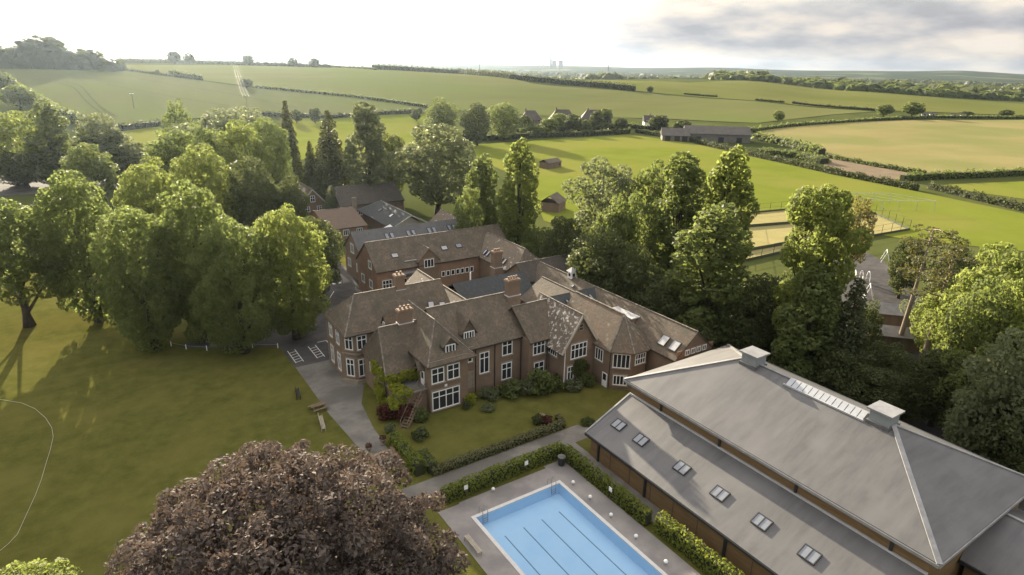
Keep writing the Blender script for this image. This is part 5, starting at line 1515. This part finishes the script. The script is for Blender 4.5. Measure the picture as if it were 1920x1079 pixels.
def small_things():
    # globe lights on the terrace edge
    gl = MB()
    gl.tube([(0, 0, 0), (0, 0, .25)], .06, 8)
    gm = gl.mesh('stand', M['zinc'])
    sp = MB().tube([(0, 0, .24), (0, 0, .30), (0, 0, .42), (0, 0, .52), (0, 0, .56)], [.08, .17, .20, .13, .03], 10).mesh('globe', M['white'], True)
    spots = [(36.4, 42.6, 'globe light at the pool corner nearest the ladder'), (36.4, 39.8, 'second globe light along the hall side of the pool'), (36.4, 36.6, 'third globe light along the hall side of the pool'), (36.4, 33.1, 'fourth globe light along the hall side of the pool'), (36.4, 29.3, 'nearest globe light along the hall side of the pool'), (28.6, 46.1, 'globe light by the hedge at the far end of the pool')]
    for x, y, lab in spots:
        r = empty('terrace_light', (x, y, .06), 'small white ' + lab, 'light', 'white globe lights round the pool')
        for nm, me in (('stand', gm), ('globe', sp)):
            o = bpy.data.objects.new(nm, me); link(o); o.parent = r
    # white notices in the hedges
    for x, y, rz, lab in ((25.8, 46.88, 0, 'small white notice in the pool hedge nearest the copper beech'), (33.4, 47.05, 0, 'small white notice in the pool hedge near the bin'), (38.2, 38.8, -math.pi / 2, 'small white notice in the hedge beside the hall')):
        r = empty('notice', (x, y, .06), lab, 'sign', 'white notices in the pool hedge', rz)
        MB().box(-.22, .22, -.03, 0, .95, 1.45).build('board', M['white'], r, off=(0, 0, 0))
        MB().box(-.03, .03, 0, .05, 0, 1.3).build('post', M['wood'], r, off=(0, 0, 0))
    # litter bin
    r = empty('litter_bin', (37.5, 46.1, .06), 'dark round litter bin in the corner of the pool terrace', 'bin')
    MB().tube([(0, 0, 0), (0, 0, .1), (0, 0, 1.0), (0, 0, 1.05)], [.34, .38, .42, .42], 14).build('body', M['black'], r, off=(0, 0, 0))
    MB().tube([(0, 0, 1.05), (0, 0, 1.12), (0, 0, 1.3)], [.46, .46, .2], 14).build('lid', M['lead_dark'], r, off=(0, 0, 0))
    # bench on the terrace by the beech
    def bench(x, y, z, rz, label, mat='wood', back=True, L=1.8):
        r = empty('bench', (x, y, z), label, 'bench', None, rz)
        for k in range(3): MB().box(-L / 2, L / 2, -.22 + k * .16, -.09 + k * .16, .42, .46).build('seat_slat', M[mat], r, off=(0, 0, 0))
        if back:
            for k in range(3): MB().box(-L / 2, L / 2, .26, .30, .55 + k * .14, .65 + k * .14).build('back_slat', M[mat], r, off=(0, 0, 0))
        for sx in (-1, 1):
            MB().box(sx * (L / 2 - .12) - .04, sx * (L / 2 - .12) + .04, -.22, -.14, 0, .42 if not back else .62).build('leg', M[mat], r, off=(0, 0, 0))
            MB().box(sx * (L / 2 - .12) - .04, sx * (L / 2 - .12) + .04, .22, .30, 0, .42 if not back else .95).build('leg', M[mat], r, off=(0, 0, 0))
    bench(22.9, 40.3, .06, math.pi / 2, 'pale bench at the beech side of the pool terrace', 'palewood', False, 2.6)
    bench(17.0, 76.8, .02, R(80), 'dark bench on the lawn beside the path, farthest from the beech', 'black', True, 2.4)
    bench(17.5, 68.0, .02, R(80), 'pale wooden bench on the lawn beside the path, nearest the beech', 'palewood', True, 3.2)
    # picnic table
    r = empty('picnic_table', (18.2, 71.9, .02), 'wooden picnic table on the lawn edge between two benches', 'table', None, R(8))
    for k in range(4): MB().box(-1.0, 1.0, -.38 + k * .2, -.21 + k * .2, .72, .76).build('top_plank', M['wood'], r, off=(0, 0, 0))
    for s in (-1, 1):
        MB().box(-1.0, 1.0, s * .75 - .14, s * .75 + .14, .42, .46).build('seat_plank', M['wood'], r, off=(0, 0, 0))
        for sx in (-.75, .75): MB().bar((sx, s * .25, .72), (sx, s * .75, 0), .09).build('leg', M['wood'], r, off=(0, 0, 0))
    # timber outside stairs down from the flat roof
    r = empty('outside_stairs', (27.6, 63.6, 0), 'steep timber outside stairs leading from the flat roof down to the garden', 'stairs')
    top, foot = Vector((29.6, 64.9, 3.3)), Vector((25.6, 62.0, 0))
    d = (foot - top); s = Vector((-d.y, d.x, 0)).normalized() * .5
    for k in (-1, 1):
        MB().bar(top + s * k, foot + s * k, .08, .28).build('stringer', M['wood'], r)
        MB().bar(top + s * k + Vector((0, 0, .95)), foot + s * k + Vector((0, 0, .95)), .07).build('handrail', M['wood'], r)
        for t in (0.02, .25, .5, .75, .98):
            p = top + d * t + s * k; MB().bar(p, p + Vector((0, 0, .95)), .07).build('post', M['wood'], r)
    for i in range(14):
        p = top + d * ((i + .7) / 14.6)
        MB().bar(p - s, p + s, .28, .05).build('tread', M['wood'], r)
    # garden steps
    r = empty('garden_steps', (21.4, 57.3, 0), 'short flight of stone steps at the end of the gravel path', 'steps')
    for i in range(6): MB().box(20.3, 22.5, 58.3 - .42 * (i + 1), 58.3 - .42 * i - .004, -.1, .52 - .08 * i).build('step', M['stone'], r)
    for x in (20.05, 22.55): MB().box(x - .2, x + .2, 55.7, 58.6, -.1, .62).build('side_wall', M['brick'], r)
    for x, y, lab in ((20.2, 59.5, 'stone urn left of the garden steps'), (22.2, 60.2, 'stone urn right of the garden steps')):
        r = empty('urn', (x, y, .05), lab, 'urn', 'urns by the garden steps')
        MB().tube([(0, 0, 0), (0, 0, .1), (0, 0, .25), (0, 0, .5), (0, 0, .8), (0, 0, .85)], [.28, .28, .12, .3, .42, .38], 12).build('bowl', M['stone'], r, True, off=(0, 0, 0))
        q = lobe_leaves([(0, 0, .95, .38, .38, .25)], 160, .14, np.random.default_rng(int(x * 10)))
        o = bpy.data.objects.new('plant', quad_mesh('plant', q, M['redleaf'])); link(o); o.parent = r
    # wisteria and other climbers
    rng = np.random.default_rng(77)
    lo = []
    for i in range(26):
        t = rng.uniform(0, 1); lo.append((25.6, 68.0 + rng.uniform(0, 3.2), .4 + 5.2 * t, .35, .7, .55))
    for i in range(14): lo.append((26.0 + i * .29, 67.0 + rng.uniform(-.15, .2), 4.2 + rng.uniform(-.35, .4), .5, .4, .55))
    for i in range(16): lo.append((25.7 + rng.uniform(-.3, 1.6), 65.4 + rng.uniform(-1.2, 1.6), 2.0 + rng.uniform(0, 1.9), .7, .7, .5))
    r = empty('climbing_plant', (25.7, 68, 0), 'bright yellow-green climber covering the house corner by the path', 'plant')
    o = bpy.data.objects.new('foliage', quad_mesh('foliage', lobe_leaves(lo, 9000, .24, rng), M['yellow'])); link(o); o.parent = r; o.location = -root_loc(r)
    MB().tube([(25.8, 67.4, 0), (25.75, 67.6, 2), (25.8, 68.4, 4.5)], [.1, .08, .05], 6).build('stem', M['bark'], r)
    lo = [(50.9 + rng.uniform(-.9, 1.6), 59.85, rng.uniform(.3, 3.6), .6, .3, .5) for _ in range(18)]
    r = empty('climbing_plant', (51.4, 59.9, 0), 'dark green ivy on the front of the pale flecked gable', 'plant')
    o = bpy.data.objects.new('foliage', quad_mesh('foliage', lobe_leaves(lo, 2600, .22, rng), M['g2'])); link(o); o.parent = r; o.location = -root_loc(r)
    # garden hose across the lawn
    hp = [G2(*p) for p in HOSE]
    tag(MB().tube([(x, y, .07) for x, y in hp], .022, 6).build('garden_hose', M['hose']), 'thin pale hose curving over the shaded lawn at the far left', 'hose')
    # white posts along the lawn edge
    pts = [(4.6, 102.4), (6.4, 100.0), (9.0, 97.9), (12.0, 96.4), (15.1, 95.3), (18.4, 93.3)]
    for i, (x, y) in enumerate(pts):
        tag(MB().tube([(x, y, 0), (x, y, .8), (x, y, .86)], [.07, .07, .02], 8).build('white_post', M['white']), ['white post at the lawn corner deepest under the limes', 'second white post from the lime clump along the lawn edge', 'third white post along the lawn edge', 'fourth white post along the lawn edge, before the front limes', 'fifth white post along the lawn edge', 'white post nearest the ladder bay markings'][i], 'post', 'white posts along the lawn edge')
    r = empty('edge_rail', (9, 97.9, 0), 'low white rail linking the posts along the lawn edge', 'rail')
    for a, b_ in zip(pts[:-1], pts[1:]): MB().bar((*a, .6), (*b_, .6), .03).build('rail', M['palewood'], r)
    # school road fence and edging posts
    r = empty('iron_railing', (38.4, 125, 0), 'dark railings along the pavement outside the slate wing', 'fence')
    for i in range(12): MB().bar((36.9, 117.6 + i * 1.25, .05), (36.9, 117.6 + i * 1.25, 1.1), .07).build('post', M['black'], r)
    for z in (.45, 1.0): MB().bar((36.9, 117.6, z), (36.9, 131.4, z), .05).build('rail', M['black'], r)
    r = empty('stone_gatepost_wall', (21.0, 101.6, 0), 'short rough stone wall by the car park entrance under the limes', 'wall')
    MB().prism([(21.2, 102.0), (24.6, 103.6), (24.3, 104.3), (20.9, 102.7)], -.1, .9).build('stonework', M['stone'], r)
    MB().prism([(20.7, 101.7), (21.6, 102.1), (21.2, 103.0), (20.3, 102.6)], -.1, 1.4).build('pier', M['stone'], r)

M['mossy'] = noise_mat('mossy_coping', (0.10, 0.095, 0.05), (0.17, 0.155, 0.10), 2.0, 6, .9)
M['palewood'] = noise_mat('pale_wood', (0.30, 0.26, 0.20), (0.40, 0.35, 0.27), 2.0, 5, .8)
M['hose'] = plain('pale_hose', (0.42, 0.40, 0.28), .5)
HOSE = [(-17.1, 96.8), (-15.9, 95.6), (-13.5, 93.1), (-12.0, 90.5), (-10.8, 87.2), (-10.1, 84.2), (-9.9, 81.8), (-10.1, 78.8), (-10.4, 76.0), (-10.7, 72.9), (-11.1, 70.1), (-11.7, 66.9), (-12.2, 64.2), (-12.8, 63.1), (-13.5, 62.3)]
def G2(x, y): return (x, y)
small_things()

# ---------------------------------------------------------------- tennis court, playground, sheds
def court_fence():
    r = empty('court_fence', (118, 86, 0), 'tall wire fence with dark posts round the tennis courts', 'fence')
    loop = [(118, 86), (141, 86), (188, 82), (200, 98), (182, 115), (160, 119), (118, 86)]
    pm = MB().tube([(0, 0, 0), (0, 0, 3.0)], .06, 6).mesh('post', M['black'])
    for a, b_ in zip(loop[:-1], loop[1:]):
        L = math.hypot(b_[0] - a[0], b_[1] - a[1]); k = max(1, int(L / 4))
        for i in range(k):
            t = i / k
            inst('post', pm, r, (a[0] + (b_[0] - a[0]) * t, a[1] + (b_[1] - a[1]) * t, 0))
        w = MB()
        for z in (.15, 1.5, 2.95): w.bar((*a, z), (*b_, z), .05)
        w.build('rail', M['black'], r)
        d = Vector((b_[0] - a[0], b_[1] - a[1], 0)).normalized(); s = Vector((-d.y, d.x, 0)) * .02
        A, B_ = Vector((*a, 0)), Vector((*b_, 0)); up = Vector((0, 0, .7))
        MB().add([A - s, B_ - s, B_ - s + up, A - s + up, A + s, B_ + s, B_ + s + up, A + s + up], [(0, 1, 2, 3), (7, 6, 5, 4), (3, 2, 6, 7), (0, 3, 7, 4), (1, 5, 6, 2)]).build('windbreak', M['netting'], r)
    for (a, b_, lab) in (((128, 91), (170, 88), 'tennis net nearest the tall sunlit tree'), ((148, 107), (190, 97), 'tennis net nearest the playing field')):
        t = empty('tennis_net', (*a, 0), lab, 'net', 'tennis nets')
        A, B_ = Vector((*a, .06)), Vector((*b_, .06))
        MB().add([A + Vector((0, 0, .1)), B_ + Vector((0, 0, .1)), B_ + Vector((0, 0, .95)), A + Vector((0, 0, .95)), A + Vector((0, .04, .1)), B_ + Vector((0, .04, .1)), B_ + Vector((0, .04, .95)), A + Vector((0, .04, .95))], [(0, 1, 2, 3), (7, 6, 5, 4), (3, 2, 6, 7), (0, 3, 7, 4), (1, 5, 6, 2), (0, 4, 5, 1)]).build('netting', M['netting'], t)
        for p in (A, B_): MB().bar(p, p + Vector((0, 0, 1.05)), .1).build('post', M['black'], t)
    # cricket nets and goal frames on the playing field
    r = empty('cricket_net', (205, 104, 0), 'grey cricket practice nets on the playing field beyond the courts', 'net')
    for i in range(5):
        for j in range(2): MB().bar((202 + i * 5, 103 + j * 14 - i * 3.0, 0), (202 + i * 5, 103 + j * 14 - i * 3.0, 3.4), .12).build('post', M['lead'], r)
        MB().bar((202 + i * 5, 103 - i * 3, 3.4), (202 + i * 5, 117 - i * 3, 3.4), .1).build('top_rail', M['lead'], r)
    for j in range(2): MB().bar((202, 103 + j * 14, 3.4), (222, 91 + j * 14, 3.4), .1).build('top_rail', M['lead'], r)
M['netting'] = plain('dark_green_netting', (0.055, 0.065, 0.035), .9)
court_fence()

M['greyfelt'] = noise_mat('grey_felt_roof', (0.16, 0.15, 0.135), (0.23, 0.215, 0.195), .8, 6, .85)
def playground():
    def arch(x, y, label, rz, n=3):
        r = empty('climbing_arch', (x, y, 0), label, 'climbing frame', None, rz)
        for k in range(n):
            pts = [(math.cos(a) * 2.6, k * 1.3, math.sin(a) * 2.4) for a in np.linspace(0, math.pi, 10)]
            MB().tube(pts, .09, 6).build('arch', M['white'], r, True, off=(0, 0, 0))
        for a in np.linspace(.3, math.pi - .3, 5):
            MB().bar((math.cos(a) * 2.6, 0, math.sin(a) * 2.4), (math.cos(a) * 2.6, (n - 1) * 1.3, math.sin(a) * 2.4), .08).build('rung', M['zinc'], r, off=(0, 0, 0))
    arch(131.5, 63.0, 'white arched climbing frame in the playground', .6)
    for x, y, lab in ((122.5, 58.0, 'white slide frame near the sheds in the playground'), (151.0, 69.5, 'white swing frame at the far side of the playground')):
        r = empty('swing_frame', (x, y, 0), lab, 'swing', None, .5)
        for s in (-1, 1):
            for t in (-.9, .9): MB().bar((s * 1.6, t, 0), (s * 1.6, 0, 2.5), .11).build('leg', M['white'], r, off=(0, 0, 0))
        MB().bar((-1.7, 0, 2.5), (1.7, 0, 2.5), .11).build('top_bar', M['white'], r, off=(0, 0, 0))
        for s in (-.7, .7):
            MB().bar((s, 0, 2.5), (s, 0, .5), .04).build('chain', M['zinc'], r, off=(0, 0, 0)); MB().box(s - .25, s + .25, -.12, .12, .45, .5).build('seat', M['black'], r, off=(0, 0, 0))
    def shed(x, y, w, d, h, zr, rz, label, mat='wood', rm='greyfelt'):
        r = empty('shed', (x, y, 0), label, 'shed', None, rz)
        MB().box(-w / 2, w / 2, -d / 2, d / 2, -.1, h).build('wall', M[mat], r, off=(0, 0, 0))
        MB().shell([(-w / 2 - .3, -d / 2 - .3, h - .05), (w / 2 + .3, -d / 2 - .3, h - .05), (w / 2 + .3, d / 2 + .3, h - .05), (-w / 2 - .3, d / 2 + .3, h - .05), (-w / 2 - .3, 0, zr), (w / 2 + .3, 0, zr)], [(0, 1, 5, 4), (2, 3, 4, 5)], .12).build('roof', M[rm], r, off=(0, 0, 0))
        MB().box(-.5, .5, -d / 2 - .04, -d / 2 + .01, 0, 2.0).build('door', M['board'], r, off=(0, 0, 0))
        MB().box(w / 2 - 1.6, w / 2 - .6, -d / 2 - .04, -d / 2 + .01, 1.0, 1.8).build('window', M['glass'], r, off=(0, 0, 0))
    shed(112.5, 50.0, 9.0, 5.0, 2.4, 3.5, 2.3, 'long low shed with pale roof beside the pine trunks')
    shed(103.5, 43.8, 6.5, 4.5, 2.4, 3.3, 2.3, 'nearer low shed with pale roof between the pine trunks')
    shed(165.0, 221.0, 9.0, 5.0, 2.6, 3.9, .25, 'small dark pavilion hut on the playing field', 'wood', 'tile')
    shed(115.0, 152.0, 7.0, 6.0, 2.8, 5.0, .6, 'small tiled hut showing between the trees before the playing field', 'brick', 'tile')
    r = empty('goal_frame', (118.0, 56.5, 0), 'small white goal frame with pale net near the sheds', 'goal', None, .6)
    for s in (-1.5, 1.5):
        MB().bar((s, 0, 0), (s, 0, 1.8), .09).build('post', M['white'], r, off=(0, 0, 0)); MB().bar((s, 0, 1.8), (s, 1.2, 0), .06).build('stay', M['white'], r, off=(0, 0, 0))
    MB().bar((-1.5, 0, 1.8), (1.5, 0, 1.8), .09).build('crossbar', M['white'], r, off=(0, 0, 0))
playground()

# ---------------------------------------------------------------- countryside: houses, barn, poles, masts, power station
M['greyboard'] = noise_mat('grey_boarding', (0.13, 0.115, 0.095), (0.18, 0.16, 0.135), .6, 5, .85)
M['greyroof'] = noise_mat('grey_sheet_roof', (0.085, 0.075, 0.062), (0.12, 0.105, 0.088), .3, 5, .8)
def cottage(x, y, rz, w, d, ze, zr, label, wall='brick', rm='tile', name='house', hip=0.0, wins=4, chim=True):
    z = terr(x, y)
    r = empty(name, (x, y, z), label, name.replace('_', ' '), None, rz)
    MB().box(-w / 2, w / 2, -d / 2, d / 2, -1.5, ze - .05).build('wall', M[wall], r, off=(0, 0, 0))
    o = .5
    P = [(-w / 2 - o, -d / 2 - o, ze - .3), (w / 2 + o, -d / 2 - o, ze - .3), (w / 2 + o, d / 2 + o, ze - .3), (-w / 2 - o, d / 2 + o, ze - .3), (-w / 2 + hip - (0 if hip else o), 0, zr), (w / 2 - hip + (0 if hip else o), 0, zr)]
    F = [(0, 1, 5, 4), (2, 3, 4, 5), (3, 0, 4), (1, 2, 5)]
    rf = MB().shell(P, F, .2).build('roof', M[rm], r, off=(0, 0, 0))
    if chim: MB().box(-w * .25 - .5, -w * .25 + .5, -.5, .5, zr - 1.2, zr + 1.4).build('chimney', M['brick'], rf, off=(0, 0, 0))
    if name == 'barn':
        for cx in (-w * .3, w * .05, w * .33): MB().box(cx - 1.6, cx + 1.6, -d / 2 - .06, -d / 2 + .02, 0, 3.0).build('doorway', M['black'], r, off=(0, 0, 0))
    for i in range(wins):
        cx = -w / 2 + w * (i + .5) / wins
        for zz in ((.9,) if ze < 4 else (.9, 3.6)):
            f = MB().box(cx - .8, cx + .8, -d / 2 - .1, -d / 2 + .02, zz, zz + 1.4).build('window', M['white'], r, off=(0, 0, 0))
            MB().box(cx - .65, cx + .65, -d / 2 - .13, -d / 2 - .09, zz + .12, zz + 1.28).build('pane', M['glass'], f, off=(0, 0, 0))
    return r
cottage(262, 376, -.6, 15, 12, 5.2, 11.0, 'brown roofed house, the leftmost of three beyond the playing field', 'brick', 'tile_dark', hip=4.5)
cottage(284, 368, -.6, 19, 13, 5.2, 12.0, 'brown roofed house, the middle of three beyond the playing field', 'brick', 'tile_dark', hip=5)
cottage(306, 358, -.6, 22, 13, 5.2, 12.0, 'brown roofed house, the rightmost of three beyond the playing field', 'brick', 'tile_dark', hip=5)
cottage(346, 338, -.6, 16, 8, 4.5, 8.5, 'white rendered house half hidden by a round tree', 'white', 'tile_dark')
cottage(322, 262, -.72, 38, 17, 5.0, 8.8, 'long grey timber barn beside the playing field hedge', 'greyboard', 'greyroof', 'barn', 0, 0, False)
cottage(300, 275, -.72, 16, 13, 3.6, 7.4, 'lower end of the grey timber barn yard', 'greyboard', 'greyroof', 'barn', 0, 0, False)
M_sheds = [(664, 300, 5, 'leftmost white shed of the cluster above the golden field'), (674, 297, 6, 'second white shed of the cluster above the golden field'), (690, 286, 5, 'third white shed of the cluster above the golden field'), (702, 283, 4, 'rightmost white shed of the cluster above the golden field')]
for x, y, w, lab in M_sheds: cottage(x, y, -1.1, w, 4, 2.4, 3.4, lab, 'white', 'greyroof', 'white_shed', 0, 1, False)

def mast(x, y, h, w, label, name='lattice_mast', arms=False):
    z = terr(x, y) - 1
    r = empty(name, (x, y, z), label, 'mast' if not arms else 'pylon')
    b = MB()
    k = 10
    for i in range(k):
        a0, a1 = w * (1 - i / k * .85) / 2, w * (1 - (i + 1) / k * .85) / 2
        z0, z1 = h * i / k, h * (i + 1) / k
        c0 = [(-a0, -a0, z0), (a0, -a0, z0), (a0, a0, z0), (-a0, a0, z0)]; c1 = [(-a1, -a1, z1), (a1, -a1, z1), (a1, a1, z1), (-a1, a1, z1)]
        for j in range(4):
            b.bar(c0[j], c1[j], w * .07 + .15); b.bar(c0[j], c1[(j + 1) % 4], w * .03 + .1)
    b.build('lattice', M['farsteel'], r, off=(0, 0, 0))
    if arms:
        for zf, l in ((.70, 1.0), (.82, .8), (.94, .6)):
            MB().bar((-h * .2 * l, h * .12 * l, h * zf), (h * .2 * l, -h * .12 * l, h * zf), .8).build('cross_arm', M['farsteel'], r, off=(0, 0, 0))
for (px_az, rr, h, w, lab, arms) in ((20.4, 1500, 70, 3, 'tall thin mast on the left skyline', False), (30.3, 2400, 140, 4, 'tall thin mast in the middle of the skyline', False), (41.4, 3600, 62, 12, 'wide armed pylon on the skyline right of the power station', True), (37.2, 4600, 46, 10, 'small far pylon just right of the power station', True)):
    mast(rr * math.sin(R(px_az)), rr * math.cos(R(px_az)), h, w, lab, 'pylon' if arms else 'mast', arms)

def power_station():
    r_, a_ = 6200, 36.6
    def at(a, r=r_): return (r * math.sin(R(a)), r * math.cos(R(a)))
    x, y = at(36.45); z = terr(x, y)
    r = empty('power_station_chimney', (x, y, z), 'tall thin power station chimney on the far skyline', 'chimney')
    MB().tube([(0, 0, -20), (0, 0, 120)], [11, 7], 12).build('shaft', M['farsteel'], r, off=(0, 0, 0))
    for a, lab in ((36.75, 'left of two far cooling towers on the skyline'), (37.3, 'right of two far cooling towers on the skyline')):
        x, y = at(a); z = terr(x, y)
        r = empty('cooling_tower', (x, y, z), lab, 'cooling tower', 'cooling towers')
        MB().tube([(0, 0, -20), (0, 0, 10), (0, 0, 30), (0, 0, 48), (0, 0, 62)], [30, 26, 21, 20, 22], 20, cap=False).build('shell', M['farsteel'], r, True, off=(0, 0, 0))
        MB().tube([(0, 0, 60), (0, 0, 61)], [20, 20], 20).build('rim', M['farsteel'], r, off=(0, 0, 0))
    for a, lab in ((35.5, 'left of two small stacks by the power station'), (35.85, 'right of two small stacks by the power station')):
        x, y = at(a); z = terr(x, y)
        r = empty('small_stack', (x, y, z), lab, 'chimney', 'small stacks')
        MB().tube([(0, 0, -20), (0, 0, 45)], [6, 4.5], 8).build('shaft', M['farsteel'], r, off=(0, 0, 0))
power_station()

def pole_line():
    pts = [(97, 500), (120, 640), (138, 745)]
    for i, (x, y) in enumerate(pts):
        z = terr(x, y)
        r = empty('electricity_pole', (x, y, z), ['wooden electricity pole nearest the broad tree bank', 'wooden electricity pole in the middle of the wheat', 'wooden electricity pole farthest up the wheat field'][i], 'pole', 'poles of the overhead line')
        MB().tube([(0, 0, -1), (0, 0, 10.5)], [.22, .16], 8).build('post', M['wood'], r, off=(0, 0, 0))
        MB().bar((-2.1, 0, 10.2), (2.1, 0, 10.2), .16).build('cross_arm', M['wood'], r, off=(0, 0, 0))
        for k in (-2.0, 0, 2.0): MB().tube([(k, 0, 10.25), (k, 0, 10.6)], .1, 6).build('insulator', M['white'], r, off=(0, 0, 0))
    for n, k in enumerate((-2.0, 0, 2.0)):
        b = MB()
        line = []
        for (x0, y0), (x1, y1) in zip(pts[:-1], pts[1:]):
            for t in np.linspace(0, 1, 9):
                line.append((x0 + (x1 - x0) * t + k, y0 + (y1 - y0) * t, (terr(x0, y0) * (1 - t) + terr(x1, y1) * t) + 10.6 - 4 * 1.6 * t * (1 - t)))
        b.tube(line, .02, 5)
        tag(b.build('overhead_wire', M['wire']), ['first', 'middle', 'last'][n] + ' shining overhead wire of the three crossing the wheat field', 'wire', 'overhead wires')
    for x, y, lab in ((-41, 587, 'lone pole with white insulators at the left edge of the wheat'), (27, 521, 'thin lone pole in the middle of the left wheat field')):
        z = terr(x, y)
        r = empty('electricity_pole', (x, y, z), lab, 'pole', 'poles of the overhead line')
        MB().tube([(0, 0, -1), (0, 0, 10.5)], [.22, .16], 8).build('post', M['wood'], r, off=(0, 0, 0))
        MB().bar((-1.3, 0, 10.2), (1.3, 0, 10.2), .16).build('cross_arm', M['white'], r, off=(0, 0, 0))
M['wire'] = plain('aluminium_wire', (0.4, 0.4, 0.38), .6, .3)
pole_line()

# parked car at the far left
def parked_car():
    r = empty('parked_car', (-23.5, 272, .06), 'silver parked car at the far left car park', 'car', None, .4)
    prof = [(-2.1, .35), (-2.1, .8), (-1.9, .95), (-1.2, 1.0), (-.7, 1.45), (.7, 1.48), (1.35, 1.0), (2.0, .85), (2.15, .6), (2.15, .35)]
    n = len(prof)
    V = [(x, -.85 + (.12 if z > 1.2 else 0), z) for x, z in prof] + [(x, .85 - (.12 if z > 1.2 else 0), z) for x, z in prof]
    MB().add(V, [tuple(range(n)), tuple(range(2 * n - 1, n - 1, -1))] + [(i, i + n, (i + 1) % n + n, (i + 1) % n) for i in range(n)]).build('body', M['silver'], r, off=(0, 0, 0))
    MB().box(-.65, .65, -.87, .87, 1.03, 1.36).build('side_window', M['glass'], r, off=(0, 0, 0))
    for x in (-1.35, 1.35):
        for y in (-.8, .8): MB().tube([(x, y - .1, .33), (x, y + .1, .33)], .33, 14).build('wheel', M['black'], r, off=(0, 0, 0))
M['silver'] = plain('silver_paint', (0.55, 0.56, 0.57), .25, .5, .5)
parked_car()

# ---------------------------------------------------------------- haze: the air between here and the far hills
def make_haze():
    m = bpy.data.materials.new('haze_air'); m.use_nodes = True
    nt = m.node_tree; nt.nodes.clear()
    o = nt.nodes.new('ShaderNodeOutputMaterial'); v = nt.nodes.new('ShaderNodeVolumePrincipled')
    v.inputs['Color'].default_value = (0.66, 0.81, 1.0, 1)
    v.inputs['Density'].default_value = HAZE_DENSITY
    v.inputs['Anisotropy'].default_value = 0.7
    nt.links.new(v.outputs[0], o.inputs['Volume'])
    ob = MB().box(-10500, 10500, -10500, 10500, -25, 190).build('haze', m)
    tag(ob, kind='stuff', label='thin pale haze over the whole countryside', cat='haze')
HAZE_DENSITY = 3.3e-5
make_haze()
